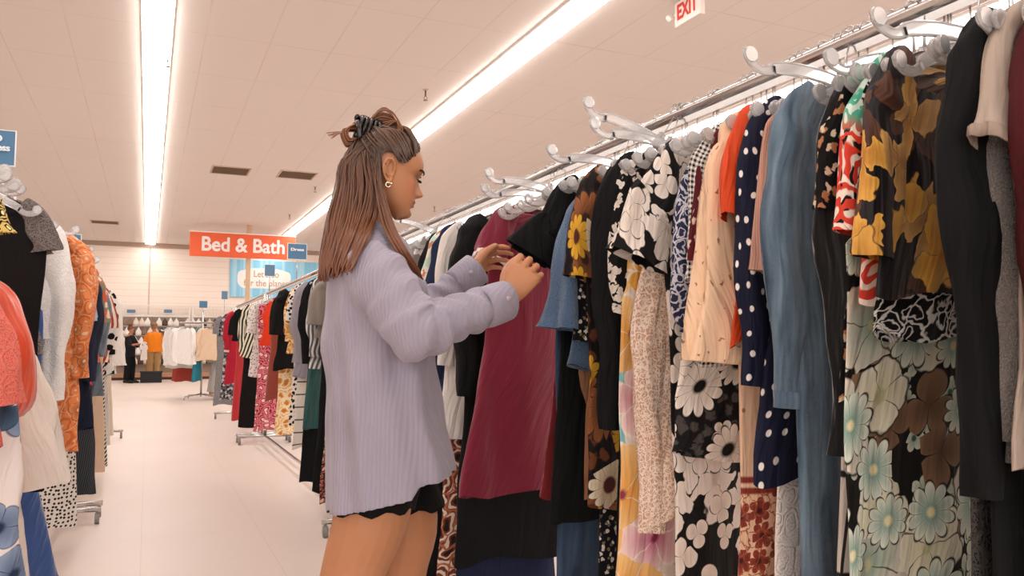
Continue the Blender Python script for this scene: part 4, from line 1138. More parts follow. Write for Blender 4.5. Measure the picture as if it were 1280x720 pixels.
# near hand: back of the hand towards us, fingers hooked over the black dress
KN = at(668, 322, ZW+.0)
hand_mesh(body, WRN, KN-WRN, (CAM-WRN).normalized()+Uv*.25, dict(side=-1, curl=((30,72,45),(34,74,48),(38,74,48),(42,74,48)), spread=(3,0,-4,-9)),
          ((.95,.55,-.35),(1,.15,-.25),(.9,-.25,-.1)), sc=1.0)
KF = at(618, 312, ZW+.46)
hand_mesh(body, WRF, KF-WRF, (CAM-WRF).normalized()*-1+Vector((0,0,.5)), dict(side=1, curl=((28,40,28),(30,44,30),(34,46,30),(38,46,30)), spread=(3,0,-3,-6)),
          ((.9,.6,-.35),(.95,.1,-.2),(1,-.1,-.1)), sc=.92)
body.transform(WI)
bb = remesh('woman_body', body, .0028, 1)
lipc = WI @ H(.083,0,-.067); brow = WI @ H(.082,-.03,.0)
sk = skin('#c68d68', '#b0754e', spots=((tuple(WI @ H(.084,0,-.0655)), (.012,.021,.0085), '#a3504a', .8), (tuple(WI @ H(.07,-.047,-.03)), (.03,.03,.022), '#c77a5a', .45), (tuple(WI @ H(.074,-.031,.003)), (.016,.016,.007), '#8a5a42', .5)))
woman = obj('woman', bb, sk)
woman.matrix_world = WR
tag(woman, 'young woman in an oversized lilac-grey shirt and black shorts parting dresses on the rack', 'person')

def wobj(name, bm, mat, parent=None, smooth=True):
    bm.transform(WI); return obj(name, bm, mat, parent or woman, smooth)

# shirt
t = NT('ribbed_shirt'); v = t.coords('Object')
x, y, z = t.sep(v)
st = t.math('SINE', t.math('MULTIPLY', t.math('ADD', x, t.math('MULTIPLY', t.math('ABSOLUTE', y), .8)), 6.283/.0095))
fn = t.noise(t.coords('Object', (60,60,6)), 1, 3)
b_ = t.mix(t.noise(v, 5, 2), srgb('#a69eaa'), srgb('#9b94a3'))
b_ = t.mix(t.math('MULTIPLY_ADD', st, .09, .12), b_, srgb('#837c90'))
shirt_m = t.done(b_, .85, .2, weave=False)
t.bump(t.math('ADD', t.math('MULTIPLY', st, .25), t.math('MULTIPLY', fn, 1.2)), .5, .003)
sh = bmesh.new()
tab = [(458,285,.052,.062),(461,295,.060,.108),(463,306,.068,.148),(464,320,.080,.174),(466,345,.100,.187),(469,380,.115,.188),(473,430,.122,.190),(478,480,.126,.196),(482,530,.132,.204),(486,575,.141,.210),(488,606,.146,.214)]
rings = []; NR = 60
def interp(tb, py):
    out = []
    for k in (0,2,3): out.append(scurve_tab([(r_[1], r_[k]) for r_ in tb], py))
    return out
for j in range(NR+1):
    py = 285+321*j/NR
    px, a_, b_ = interp(tab, py); vv = j/NR
    ring = []
    for k in range(96):
        q = 2*math.pi*k/96
        cx, sy = math.cos(q), math.sin(q)
        fold = (.0055*math.sin(q*7+2.1*math.sin(vv*3)+.8)+.004*math.sin(q*13-vv*5)+.006*noise.noise(Vector((cx*2.2, sy*2.2, vv*2.2))))*min(1, max(0,vv-.12)*2.2)
        # drag folds running from the chest down towards the hip
        fold += .006*math.sin((cx*1.2+vv*3.2)*6.0+sy)*math.exp(-((vv-.45)/.22)**2)
        yy = py
        if j > NR-14: yy += (k_:=(j-(NR-14))/14)*(-14*(cx)+4*math.sin(q*2+.7)-(5 if cx>.2 else -6))
        c_ = at(px, yy, ZW)
        ring.append(c_+fwd*((a_+fold)*math.copysign(abs(cx)**.85, cx))+lft*((b_+fold)*math.copysign(abs(sy)**.85, sy)))
    rings.append(ring)
ring_loft(sh, rings, True, True, True)
def sleeve(S_, E_, W_, endr):
    P_ = smooth_path([S_-(E_-S_)*.05, S_.lerp(E_,.3), S_.lerp(E_,.65), E_, E_.lerp(W_,.3), E_.lerp(W_,.65), W_], 9)
    base = [.050,.068,.064,.060,.052,.046,endr]
    m = len(P_); rg = []; pa = None
    for i in range(m):
        u = i/(m-1)*6; k = min(int(u),5); f = u-k; r_ = base[k]*(1-f)+base[k+1]*f
        tn = (P_[min(i+1,m-1)]-P_[max(i-1,0)]).normalized()
        a_ = lft if pa is None else pa; a_ = (a_-tn*a_.dot(tn)).normalized(); pa = a_; b_ = tn.cross(a_)
        rr_ = []
        for q_ in range(32):
            q = 2*math.pi*q_/32
            w_ = .0045*math.sin(i*.85+2.2*math.sin(q+.6)+.7*math.sin(q*2))*(1 if i > 14 else .5)+.005*noise.noise(Vector((math.cos(q)*1.3, math.sin(q)*1.3, i*.22+S_.x*9)))
            if 22 < i < 34: w_ += .005*math.sin(i*1.5+q)
            rr_.append(P_[i]+(a_*math.cos(q)+b_*math.sin(q))*(r_+w_))
        rg.append(rr_)
    ring_loft(sh, rg, True, True, True)
CN = WRN.lerp(ELN, .04); CF = WRF.lerp(ELF, .02)
sleeve(SHN+Vector((0,0,.0)), ELN, WRN.lerp(ELN,.26), .042)
sleeve(SHF, ELF, WRF.lerp(ELF,.28), .042)
sh.transform(WI)
sb = remesh('shirt', sh, .0042, 3)
# open the hem
low = [f for f in sb.faces if f.normal.z < -.75 and f.calc_center_median().z < .80]
bmesh.ops.delete(sb, geom=low, context='FACES')
shirt = obj('shirt', sb, shirt_m, woman)
# cuffs
for (E_, W_, C_, nm) in ((ELN, WRN, CN, 'near'), (ELF, WRF, CF, 'far')):
    bm = bmesh.new(); d_ = (W_-E_).normalized(); s0 = W_.lerp(E_, .32); 
    a_, b_ = frame_of(d_, lft); rg = []
    for (tt, r_) in ((0,.040),(.0,.0445),(.02,.047),(.055,.047),(.078,.046),(.080,.043),(.06,.041)):
        rg.append([s0+d_*tt+(a_*math.cos(q)+b_*math.sin(q))*(r_+.0015*math.sin(q*3)) for q in [2*math.pi*k/32 for k in range(32)]])
    ring_loft(bm, rg); cf = wobj('cuff', bm, shirt_m)
    bm = bmesh.new(); out_ = (CAM-s0).normalized(); out_ = (out_-d_*out_.dot(d_)).normalized()
    pc_ = s0+d_*.045+out_*.047
    tube(bm, [pc_, pc_+out_*.003], [.0065,.0058], 14, up=d_); bt = wobj('button', bm, solid('#b9a6b4', .3), cf)
# collar
bm = bmesh.new(); rg = []
for (dz, ro, fo) in ((-.004,.0,0),(.016,.004,.002),(.030,.003,.004),(.032,.007,.004),(.015,.013,.004),(-.012,.022,.006),(-.014,.019,.006)):
    ring = []
    for k in range(40):
        q = R(20)+2*math.pi*(1-40/360)*k/39
        cx, sy = math.cos(q), math.sin(q)
        drop = .055*max(0, cx)**1.5
        ring.append(at(459,294,ZW)+fwd*((.060+ro)*cx+drop*.6)+lft*((.062+ro)*sy)+Vector((0,0,dz-drop-.004*0)))
    rg.append(ring)
ring_loft(bm, rg, closed=False); wobj('collar', bm, shirt_m)

# shorts
bm = bmesh.new()
black_knit = plain('#121114', .95)
for sgn, pts in ((-1, [(473,560),(472,600),(464,634)]), (1, [(480,555),(489,596),(504,632)])):
    rg = []
    for i, (px, py) in enumerate(pts):
        c_ = T(px, py, sgn*.085); r_ = (.098,.101,.098)[i]+(.003 if sgn > 0 else 0)
        rg.append([c_+fwd*((r_+.003*math.sin(q*5))*math.cos(q))+lft*(r_*math.sin(q))+Vector((0,0,(.006*math.sin(q*9) if i==2 else 0))) for q in [2*math.pi*k/40 for k in range(40)]])
    rg.append([p_+(c_-p_)*.05 for p_ in rg[-1]])
    ring_loft(bm, rg)
wobj('shorts', bm, black_knit)
# shoes
for an in (foot_near, foot_far):
    bm = bmesh.new()
    P_ = [an-fwd*.055, an-fwd*.02, an+fwd*.05, an+fwd*.12, an+fwd*.185]
    for i, p_ in enumerate(P_): p_.z = (.045,.045,.042,.034,.026)[i]
    tube(bm, smooth_path(P_, 4), [(.036,.044)]*5+[(.040,.042)]*4+[(.045,.038)]*4+[(.046,.03)]*3+[(.03,.02)], 18, up=lft, round_caps=True)
    sho = wobj('shoe', bm, solid('#e9e4df', .6))
    bm = bmesh.new()
    tube(bm, [p_*1.0 + Vector((0,0,.012-p_.z)) for p_ in smooth_path(P_, 4)], [(.038,.012)]*5+[(.043,.012)]*4+[(.048,.012)]*4+[(.048,.012)]*3+[(.032,.012)], 18, up=lft, round_caps=True)
    wobj('sole', bm, solid('#c9c2bb', .8), sho)

# hair
def hair_mat(off):
    t = NT('hair')
    z_ = t.sep(t.coords('Object'))[2]
    n_ = t.noise(t.coords('UV', (230,2.2,1)), 1, 3, .6)
    f_ = t.math('MULTIPLY_ADD', z_, -2.6, 4.02+off)         # lighter towards the ends, the hair's own colour
    f_ = t.math('ADD', f_, t.math('MULTIPLY_ADD', n_, 1.3, -.88), clamp=True)
    b_ = t.mix(f_, srgb('#26150f'), srgb('#80482a'))
    b_ = t.mix(t.math('MULTIPLY', t.math('POWER', n_, 3.0), 0.6 if not off else 1.6, clamp=True), b_, srgb('#b87848'))
    t.p.inputs['Coat Weight'].default_value = .15
    m = t.done(b_, .42, weave=False, spec=.5)
    t.bump(n_, .6, .003); return m
hair_m = hair_mat(0); hair_light = hair_mat(.65)
hb = bmesh.new(); hb.loops.layers.uv.new('UVMap')
# scalp shell: follows the skull, leaving the face and ear free
def hairlim(p_):
    "polar angle of the hairline, p_ = angle round the head from the face"
    d_ = abs((math.degrees(p_)+180)%360-180)
    return lerp_tab([(0,50),(25,53),(45,66),(60,80),(74,94),(86,92),(93,82),(104,82),(109,92),(114,121),(125,124),(180,124)], d_)
NZ, NA = 40, 90; rings = []
for j in range(NZ+1):
    th = R(3+119*j/NZ); ring = []
    for k in range(NA):
        ph_ = 2*math.pi*k/NA
        # limit how low the shell goes towards the face
        lim = R(hairlim(ph_))
        tt = th*lim/R(122)
        dx, dy, dz = math.sin(tt)*math.cos(ph_), math.sin(tt)*math.sin(ph_), math.cos(tt)
        rx = .089 if dx > 0 else .112
        bump_ = .004*math.sin(ph_*9)*math.sin(tt)+.003*noise.noise(Vector((dx*5,dy*9,dz*3)))
        ring.append(H(-.006+dx*(rx+bump_), dy*(.081+bump_), .022+dz*(.099+bump_)))
    rings.append(ring)
ring_loft(hb, rings, True, True, False)
hair = wobj('hair', hb, hair_m)
# locks: swept from the hairline back to the clip, and falling down the back
lk = bmesh.new(); lk.loops.layers.uv.new('UVMap'); hr = random.Random(11)
clip = H(-.088, 0, .098)
def lock(pts, r0, r1, n=5, kk=5, bmx=None):
    P_ = smooth_path(pts, kk); m = len(P_)
    tube(bmx or lk, P_, [(r0+(r1-r0)*i/(m-1))*min(1,.3+i/m*6)*(1.0 if i < m*.75 else max(.25, 1-(i-m*.75)/(m*.25)*.75)) for i in range(m)], n, up=lft)
def surf(ph_, tt, ex=.004):
    dx, dy, dz = math.sin(tt)*math.cos(ph_), math.sin(tt)*math.sin(ph_), math.cos(tt)
    rx = .089 if dx > 0 else .112
    return H(-.006+dx*(rx+ex), dy*(.081+ex), .022+dz*(.099+ex))
for i in range(190):      # front and temple hair pulled back up
    ph_ = hr.uniform(-1.95, 1.95);
    lim = R(hairlim(ph_))
    a = surf(ph_, lim*hr.uniform(.9,1.02), .003); e_ = hr.uniform(.002,.007)
    mid1 = surf(ph_*1.25, lim*.72, e_); mid2 = surf(ph_*1.6 if abs(ph_) > .3 else ph_+.4, lim*.5, e_+.002)
    if abs(ph_) < 1: mid1 = surf(ph_, lim*.6, e_); mid2 = surf(ph_+math.copysign(.6,ph_), R(14), e_+.004)
    lock([a, mid1, mid2, clip+Vector((hr.uniform(-.012,.012), hr.uniform(-.02,.02), hr.uniform(-.015,.01)))], .0028, .0042)
# long back hair: targets measured on the photo, hanging over the shoulder blades
def back_pt(u, dep, py_):
    "u 0 = rear outline, 1 = front edge of the fall; dep = -1 near side .. 1 far side"
    rear = lerp_tab([(165,437),(200,428),(240,418),(280,408),(320,401),(350,399)], py_)
    front = lerp_tab([(165,462),(200,466),(240,476),(280,470),(320,446),(350,436)], py_)
    px_ = rear+(front-rear)*u
    wdt = lerp_tab([(165,.06),(230,.075),(280,.095),(300,.10+.105*u),(355,.115+.135*u)], py_)
    return at(px_, py_, ZW+dep*wdt+ .0)
for i in range(420):
    u = hr.random()**.9; dep = math.cos(hr.uniform(0, math.pi)); 
    if dep < 0: dep = -abs(dep)**.4
    if abs(dep) < .75 and u > .25: u *= .4
    sw = hr.uniform(-.004,.004); end = hr.uniform(336,354)-u*8
    if u > .5: end -= 10*(u-.5)
    pts = [surf(R(hr.uniform(120,240)) if u < .3 else math.copysign(R(hr.uniform(115,150)), dep), R(hr.uniform(40,75)), .004)]
    for py_ in (200, 235, 270, 300, 330, end):
        if py_ <= end: pts.append(back_pt(u, dep, py_)+Vector((0,0,0))+fwd*hr.uniform(-.004,.004)+lft*sw)
    lock(pts, .0032, .0030, 5, 4)
# strand that falls in front of the shoulder
for i in range(90):
    o_ = hr.uniform(-1,1); w_ = hr.uniform(-1,1)
    dp = -.075+.02*w_
    pts = [surf(-R(hr.uniform(114,128)), R(hr.uniform(70,112)), .004), at(474+o_*4,236,ZW+dp-.005), at(480+o_*6,262,ZW+dp-.03), at(487+o_*7,285,ZW-.13+.015*w_), at(500+o_*7,310,ZW-.165+.01*w_), at(516+o_*6,334,ZW-.14+.01*w_), at(524+o_*5,346+o_*4,ZW-.12+.01*w_)]
    lock(pts, .0026, .0022, 5, 4)
for i in range(40):       # far side strand
    o_ = hr.uniform(-1,1)
    lock([surf(R(100), R(100), .004), H(-.02,.08,-.05), H(-.02+.01*o_,.085,-.11), at(500+o_*5,300,ZW+.12), at(512+o_*5,335,ZW+.13)], .0028, .0022)
wobj('hair_lock', lk, hair_m, hair)
# knot of hair loops through the claw clip
lb = bmesh.new(); lb.loops.layers.uv.new('UVMap')
for i in range(46):
    a0 = hr.uniform(-.5,.5); s_ = hr.uniform(.75,1.15); yo = hr.uniform(-.028,.028)
    lock([clip+HR.to_3x3()@Vector((-.01,yo,-.01)), H(-.07,yo,.128*s_+.005), H(-.045+.01*a0,yo*1.2,.142*s_), H(-.018+.01*a0,yo*1.4,.135), H(-.004+.012*a0,yo*1.5,.112), H(-.006+.014*a0,yo*1.6,.085+.01*a0)], .0026, .0016, 5, 5, lb)
for i in range(36):
    a0 = hr.uniform(-1,1); yo = hr.uniform(-.02,.02)
    lock([clip, H(-.115,yo,.10+.012*a0), H(-.140+.008*a0,yo,.075), H(-.125,yo,.05+.01*a0), H(-.105,yo*1.2,.065)], .0026, .0016, 5, 5, lb)
for i in range(12):
    a0 = hr.uniform(-1,1)
    lock([clip, H(-.125,.01*a0,.085), H(-.155,.01*a0,.068+.006*a0), H(-.178-.008*a0,.012*a0,.052+.010*a0)], .002, .0008, 5, 5, lb)
wobj('hair_knot', lb, hair_light, hair)
# claw clip
cb = bmesh.new()
for sd in (-1, 1):
    for k in range(5):
        xo = -.105+.012*k
        tube(cb, smooth_path([H(xo+.008,sd*.006,.128-.004*abs(k-2)), H(xo,sd*.032,.118), H(xo-.004,sd*.040,.088), H(xo-.004,sd*.030,.066)], 4), (.0042), 8, round_caps=True)
    ring_loft(cb, [[H(-.112+.055*k/8, sd*(.006+.026*q), .130-.014*q+.004*math.sin(k*.8)+dd) for k in range(9)] for q, dd in ((0,0),(.5,.002),(1,-.002))], closed=False)
    ring_loft(cb, [[H(-.112+.055*k/8, sd*(.006+.026*q), .126-.014*q+.004*math.sin(k*.8)+dd) for k in range(9)] for q, dd in ((0,0),(.5,.002),(1,-.002))], closed=False)
for dx in (-.118,-.05):
    tube(cb, [H(dx,-.012,.122), H(dx,.012,.122)], .006, 10)
tube(cb, smooth_path([H(-.115,-.036,.10),H(-.112,-.045,.085),H(-.104,-.044,.062)],4), .006, 10, round_caps=True)
tube(cb, smooth_path([H(-.060,-.036,.112),H(-.058,-.043,.10),H(-.072,-.046,.078)],4), .006, 10, round_caps=True)
cl = wobj('claw_clip', cb, solid('#15110f', .2, .6)); cl['label'] = 'black claw clip in the hair'
# earrings, brows, lashes
for sd in (-1, 1):
    er = bmesh.new()
    c0 = H(-.010, sd*.080, -.050)
    tube(er, [c0+Vector((.0055*math.cos(q),0,.0055*math.sin(q))) for q in [2*math.pi*k/14 for k in range(15)]], .0018, 8)
    c1 = H(-.002, sd*.079, -.046); tube(er, [c1, c1+lft*sd*.004], .0035, 10, round_caps=True)
    wobj('earring', er, metal('#f2e2c4', .18))
for sd in (-1, 1):
    bw = bmesh.new()
    for k in range(26):
        q = k/25; yy = .014+.036*q; x_ = .0885-.018*q**1.6*1.1; zz = .0175+.006*math.sin(q*2.4)-.003*q
        tube(bw, [H(x_-.001, sd*yy, zz-.002), H(x_+.0005, sd*(yy+.004), zz+.0015)], .0011*HS, 4)
    wobj('eyebrow', bw, solid('#3a241a', .7))
for sd in (-1, 1):
    ls = bmesh.new()
    for k in range(18):
        q = k/17; yy = .020+.023*q; x_ = .0790-.0085*q**1.5
        tube(ls, [H(x_-.003, sd*yy, -.0045), H(x_+.004, sd*(yy+.001), -.0075), H(x_+.007, sd*(yy+.003), -.0072)], [.0009,.0007,.0003], 4)
    wobj('eyelash', ls, solid('#1a1210', .7))
# ---------------------------------------------------------------- far end of the store
def simple_person(name, px, py_feet, height, heading_, top_c, label, pose, trouser_c, hair_c, skin_c=('#b98262','#a8714f')):
    g0 = on_z(px, py_feet, 0); g0 = on_y(px, 440, pose.get('Y', 25.6)); g0.z = 0
    root_m = Matrix.Translation(g0) @ Matrix.Rotation(heading_, 4, 'Z') @ Matrix.Scale(height/1.70, 4)
    b = bmesh.new()
    I = Matrix.Translation((.0,0,1.585)) @ Matrix.Rotation(R(pose.get('nod',8)), 4, 'Y')
    head_mesh(b, I, .98)
    L = Vector((0,1,0))
    tube(b, [(-.02,0,1.50),(-.02,0,1.40)], [.052,.06], 16)
    w_ = pose.get('girth', 1)
    rg = []
    for z_, a_, b__ in ((1.44,.06,.08),(1.41,.09,.16),(1.34,.10*w_,.175),(1.2,.115*w_,.17*w_),(1.05,.105*w_,.15*w_),(.95,.115*w_,.165*w_),(.86,.11*w_,.165*w_),(.80,.09,.14)):
        rg.append([Vector((-.02+a_*math.cos(q), b__*math.sin(q), z_)) for q in [2*math.pi*k/28 for k in range(28)]])
    ring_loft(b, rg, True, True, True)
    for s in (-1,1):
        st_ = pose.get('stance', .0)*s
        tube(b, smooth_path([(-.02,s*.085,.86),(.0+st_*.5,s*.09,.65),(.01+st_,s*.09,.48),(-.01+st_,s*.09,.28),(-.02+st_,s*.09,.08)],3), [.088]*3+[.075]*3+[.058]*3+[.052]*3+[.038], 14, round_caps=True)
        tube(b, [(-.05+st_,s*.09,.04),(.04+st_,s*.09,.04),(.16+st_,s*.1,.03)], [.036,.04,.028], 10, round_caps=True)
        el, wr, kd = pose['arms'][s]
        S_ = Vector((-.02,s*.17,1.37)); E_ = Vector(el); W_ = Vector(wr)
        tube(b, smooth_path([S_,S_.lerp(E_,.5),E_,E_.lerp(W_,.5),W_],3), [.05]*3+[.045]*3+[.04]*3+[.034]*3+[.027], 12, round_caps=True)
        hand_mesh(b, W_, Vector(kd), Vector((.2,0,1)) if abs(kd[2]) < .8 else Vector((0,s,0)), dict(side=s, curl=((25,30,20),)*4, spread=(4,1,-2,-5)), ((.8,.6,-.2),(.95,.2,-.1),(1,0,0)))
    bb = remesh(name, b, .008, 1)
    me_o = obj(name, bb, skin(*skin_c)); me_o.matrix_world = root_m
    tag(me_o, label, 'person')
    cl = bmesh.new(); rg = []
    for z_, a_, b__ in ((1.43,.075,.10),(1.40,.105,.185),(1.33,.118*w_,.20),(1.2,.13*w_,.19*w_),(1.05,.13*w_,.18*w_),(.93,.14*w_,.195*w_),(pose.get('hem',.80),.142*w_,.20*w_)):
        rg.append([Vector((-.02+(a_+.006*math.sin(q*7+z_*9))*math.cos(q), (b__+.006*math.sin(q*5+z_*12))*math.sin(q), z_)) for q in [2*math.pi*k/36 for k in range(36)]])
    ring_loft(cl, rg)
    for s in (-1,1):
        el, wr, kd = pose['arms'][s]; S_ = Vector((-.02,s*.165,1.36)); E_ = Vector(el); W_ = Vector(wr)
        e2 = E_.lerp(W_, pose.get('sleeve', -.1)) if pose.get('sleeve', -.1) > 0 else S_.lerp(E_, .8)
        tube(cl, smooth_path([S_, S_.lerp(E_,.55), e2] if pose.get('sleeve',-.1) <= 0 else [S_, E_, e2], 4), [.066]*4+[.062]*4+[.060], 14, caps=False)
    tp = obj('shirt', cl, top_c, me_o)
    tr = bmesh.new()
    for s in (-1,1):
        st_ = pose.get('stance', .0)*s
        tube(tr, smooth_path([(-.02,s*.08,.93),(-.01+st_*.4,s*.09,.72),(.0+st_,s*.095,.48),(-.02+st_,s*.095,.10)],4), [(.11*w_**.5)]*4+[.10]*4+[.085]*4+[.075], 18, caps=False)
    obj('trousers', tr, trouser_c, me_o)
    for s in (-1,1):
        st_ = pose.get('stance', .0)*s
        sh_ = bmesh.new(); tube(sh_, [(-.08+st_,s*.09,.05),(.0+st_,s*.09,.06),(.1+st_,s*.1,.045),(.19+st_,s*.1,.03)], [.042,.05,.048,.03], 12, round_caps=True)
        obj('shoe', sh_, solid('#1c1b1d', .5), me_o)
    hh = bmesh.new(); rg = []
    for j in range(16):
        th = R(4+100*j/15); r2 = []
        for k in range(28):
            ph_ = 2*math.pi*k/28; lim = 1-.42*max(0, math.cos(ph_))
            tt = th*lim
            r2.append(I @ Vector((-.008+math.sin(tt)*math.cos(ph_)*(.098 if math.cos(ph_)>0 else .112), math.sin(tt)*math.sin(ph_)*.085, .022+math.cos(tt)*.103)))
        rg.append(r2)
    ring_loft(hh, rg, True, True, False); obj('hair', hh, hair_c, me_o)
    if pose.get('bun'):
        q = bmesh.new(); bmesh.ops.create_uvsphere(q, u_segments=16, v_segments=10, radius=.06, matrix=I @ Matrix.Translation((-.06,0,.12))); obj('hair_bun', q, hair_c, me_o)
    return me_o
dark = solid('#241a17', .6)
A = simple_person('person', 163, 471, 1.60, R(-25), plain('#1c1b20'), 'woman far back by the shelves wearing black and holding up a garment', dict(arms={-1:((.10,-.22,1.12),(.30,-.16,1.16),(1,.1,.1)), 1:((.10,.22,1.12),(.30,.14,1.18),(1,-.1,.1))}, sleeve=.15, hem=.78, bun=True, stance=.03, nod=14, Y=25.0), plain('#16161a'), solid('#6b3f26', .6))
B = simple_person('person', 192, 472, 1.72, R(105), plain('#f0861e'), 'person far back in a bright orange tee shirt and patterned trousers, seen from behind', dict(arms={-1:((.08,-.24,1.10),(.26,-.16,1.14),(1,.2,.2)), 1:((.08,.24,1.10),(.26,.16,1.14),(1,-.2,.2))}, girth=1.2, hem=.86, nod=10), ditsy('#b08a5c',('#6d5234','#d8b98c'),.12,.4), solid('#8a6a50', .7))
# black tote box by the feet
p = on_y(189, 465, 25.2)
root = empty('black_crate', (p.x, 25.15, 0))
bm = bmesh.new(); t_ = .02
for lo, hi in (((-.28,-.2,0),(.28,.2,.02)),((-.28,-.2,.02),(.28,-.18,.30)),((-.28,.18,.02),(.28,.2,.30)),((-.28,-.18,.02),(-.26,.18,.30)),((.26,-.18,.02),(.28,.18,.30))): box(bm, lo, hi)
obj('body', bm, solid('#1a1a1c', .5), root, False)
obj('rim', bevel_box((-.30,-.22,.29), (.30,-.19,.33), .005), solid('#232326', .5), root, False)
tag(root, 'black open crate on the floor behind the heels of the person in orange', 'crate')
# garment held by the woman in black
gh = garment('held_blouse', 0,0, L=.55, mat=plain('#e9dfd8'), sh=.17, seed=5, label='pale pink blouse held up by the woman in black', cat='blouse', sleeve=('short',.2))
gh.matrix_world = A.matrix_world @ Matrix.Translation((.40,0,1.36)) @ Matrix.Rotation(R(90),4,'Z')
# display shelving along the back wall
white_m = solid('#f2e9e1', .5)
def bay(x0, x1, label):
    root = empty('display_shelving', ((x0+x1)/2, BACK-.2, 0)); w = (x1-x0)/2-.05
    bm = bmesh.new(); box(bm, (-w,-.03,1.97), (w,.0,2.02)); box(bm, (-w,-.03,2.28), (w,0,2.32))
    for s in (-1,1): box(bm, (s*w-.03,-.05,0), (s*w+.03,.0,2.34))
    obj('frame', bm, white_m, root, False)
    bm = bmesh.new(); n = int(2*w/.11)
    for i in range(n): box(bm, (-w+.05+i*.11,-.02,2.02), (-w+.062+i*.11,-.01,2.28))
    obj('grid_panel', bm, white_m, root, False)
    bm = bmesh.new(); box(bm, (-w,-.01,.1), (w,.02,1.98)); obj('back_panel', bm, solid('#a89484', .7), root, False)
    for z_ in (1.71,1.41,1.11,.81,.51):
        bm = bmesh.new(); box(bm, (-w,-.09,z_+.24), (w,-.075,z_+.255)); obj('peg_bar', bm, metal('#cfc8c2', .3), root, False)
    obj('base_shelf', bevel_box((-w,-.55,.08), (w,0,.20), .008), solid('#b98d6c', .6), root, False)
    bm = bmesh.new(); box(bm, (-w,-.50,0), (w,-.02,.08)); obj('plinth', bm, solid('#5a4436', .7), root, False)
    tag(root, label, 'shelving'); return root
bays = [(-3.3,-1.1,'white wire shelving bay behind the left rack at the back wall'),(-1.1,1.25,'white wire shelving bay behind the two distant shoppers'),(1.25,3.6,'white wire shelving bay right of the person in orange'),(3.6,6.0,'white wire shelving bay under the blue poster')]
for x0, x1, lab in bays: bay(x0, x1, lab)
# packaged items hanging on the pegs
def pack(cmat):
    bm = bmesh.new()
    rg = []
    for z_, w_, d_ in ((0,.012,.006),(-.06,.04,.015),(-.13,.085,.03),(-.19,.095,.05),(-.25,.08,.045)):
        rg.append([Vector((w_*math.cos(q), d_*math.sin(q), z_)) for q in [2*math.pi*k/12 for k in range(12)]])
    ring_loft(bm, rg, True, True, True)
    o = obj('hanging_shoe_pack', bm, cmat)
    h = bmesh.new(); tube(h, [(0,0,-.005),(0,-.0,.03),(0,.03,.035)], .004, 5); obj('hook', h, steel, o)
    return o
packs = [pack(plain(c_)) for c_ in ('#f3ece4','#e6d6c6','#8f7866','#5d4a40','#f3ece4')]
used = set(); pr = random.Random(9)
for zi, z_ in enumerate((1.92,1.62,1.32,1.02,.72)):
    n = 0; x_ = -1.0 + (zi%2)*.08
    while x_ < 3.2:
        k = pr.randrange(5); o = packs[k] if k not in used else copy_tree(packs[k]); used.add(k)
        o.location = (x_, BACK-.33, z_); 
        pale = k in (0,1,4)
        tag(o, ('small pale' if pale else 'small dark')+' packaged item hanging in rows on the back wall shelving', 'packaged item', ('pale' if pale else 'dark')+' packages on the back wall pegs')
        x_ += .165
for k in range(5):
    if k not in used: bpy.data.objects.remove(packs[k])
# small blue signs on the shelving
for (px, py, lab) in ((164,389,'blue price sign on the shelving above the woman in black'),(210,389,'blue price sign on the shelving right of the person in orange')):
    p = on_y(px, py, BACK-.3); o = obj('shelf_sign', bevel_box((-.12,-.01,-.05),(.12,.01,.05),.003), blue2, None, False, p); tag(o, lab, 'shelf sign')
# round rack of pale clothes in the middle distance
YR = 17.0
pr_ = on_y(251, 495, YR); XR_ = pr_.x
root = empty('round_clothes_rack', (XR_, YR, 0))
bm = bmesh.new(); tube(bm, [(.42*math.cos(q),.42*math.sin(q),1.5) for q in [2*math.pi*k/32 for k in range(33)]], .013, 8); obj('ring_rail', bm, chrome, root)
bm = bmesh.new(); tube(bm, [(0,0,.05),(0,0,1.72)], .02, 10)
for k in range(4): tube(bm, [(0,0,1.5),(.42*math.cos(k*math.pi/2),.42*math.sin(k*math.pi/2),1.5)], .01, 6)
obj('post', bm, chrome, root)
for k in range(4):
    bm = bmesh.new(); q = k*math.pi/2+.6; tube(bm, [(0,0,.1),(.38*math.cos(q),.38*math.sin(q),.06),(.38*math.cos(q),.38*math.sin(q),.0)], .014, 8); obj('leg', bm, chrome, root)
tag(root, 'round chrome clothes rack of pale clothing in the middle distance', 'clothes rack')
def round_g(deg, lab, cat, mat, L, sl=None, sh=.2, short=None, z=-.1, face=0):
    q = R(deg); rr_ = .60 if face else .42
    if face: sh = .24
    o = garment('hanging_'+cat.replace(' ','_'), XR_+rr_*math.cos(q), YR+rr_*math.sin(q), q+(R(90) if face else 0), L=L, mat=mat, sh=sh, t0=.035, t1=.055, sleeve=sl, seed=int(deg*3), label=lab, cat=cat, hemw=sh+.07)
    o.location.z = 1.515
    h = hanger(o.location.x, o.location.y, q, 0, 'clear plastic hanger holding the '+lab); h.location.z = 1.515
cream = plain('#ece0d4'); 
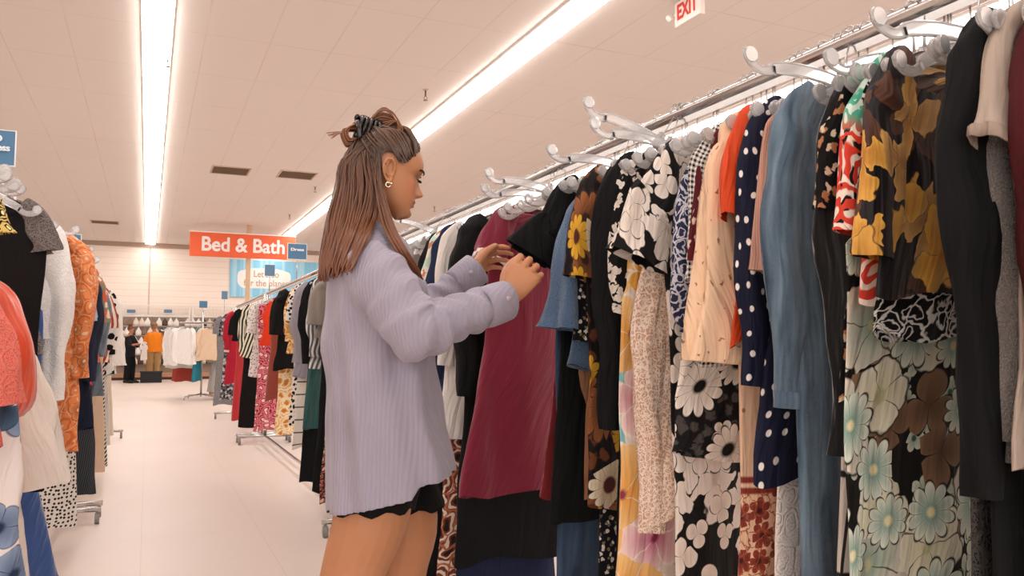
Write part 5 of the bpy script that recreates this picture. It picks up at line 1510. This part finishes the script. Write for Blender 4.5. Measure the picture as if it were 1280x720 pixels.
for dg, lab, cat, mat, L, sl in ((200,'white cotton jacket at the left of the round rack','jacket',plain('#f3eee9'),.72,('long',.62)),
    (166,'ivory lab-style coat on the round rack','coat',plain('#efe7de'),.78,('long',.6)),
    (232,'white smock blouse on the round rack','smock',plain('#f4efe9'),.7,('long',.5)),
    (256,'teal blue wrap skirt and top on the round rack','wrap',plain('#2a7a8c'),1.02,None),
    (282,'beige boxy cardigan facing the aisle on the round rack','cardigan',plain('#e2c5a8'),.62,('long',.5)),
    (304,'cream knit jacket with rounded pocket on the round rack','jacket',plain('#ead8c4'),.66,('long',.55)),
    (318,'pale grey pleated skirt low on the round rack','skirt',stripes('#d8d2cc','#a8a19b',.03),1.25,None),
    (332,'denim blue skirt low on the round rack','skirt',denim(),1.15,None),
    (346,'orange floral skirt low on the round rack','skirt',paisley('#d87a3a',('#f0d0a0','#a84a20'),.06),1.3,None),
    (5,'rose pink dress on the round rack','dress',plain('#c98a84'),1.2,None),
    (140,'brick red blouse hanging at the left of the round rack','blouse',plain('#a8433a'),1.05,None),
    (95,'white shirt on the far side of the round rack','shirt',cream,.7,('long',.5)),
    (45,'tan jacket on the far side of the round rack','jacket',plain('#c9a988'),.7,('long',.5))):
    round_g(dg, lab, cat, mat, L, sl, face=lab.startswith(('white cotton','beige boxy','white smock')))
# blue sign on its stem above the round rack and others behind it
rs = rack_sign(246, 255.5, 380, 388, XR_, 'blue sign standing above the round rack')
rs.location = (XR_, YR, 1.80)
bm = bmesh.new(); tube(bm, [(0,0,-.09),(0,0,0)], .008, 6); obj('stem', bm, chrome, rs)
# ---------------------------------------------------------------- world light added as fill, entering the unwalled end behind the camera
w = bpy.data.worlds.new('world'); scene.world = w; w.use_nodes = True
w.node_tree.nodes['Background'].inputs[0].default_value = (1.0, .965, .94, 1)
w.node_tree.nodes['Background'].inputs[1].default_value = 1.5
vs = scene.view_settings
vs.view_transform = 'Standard'; vs.look = 'None'; vs.gamma = 1; vs.exposure = .75; vs.use_curve_mapping = False
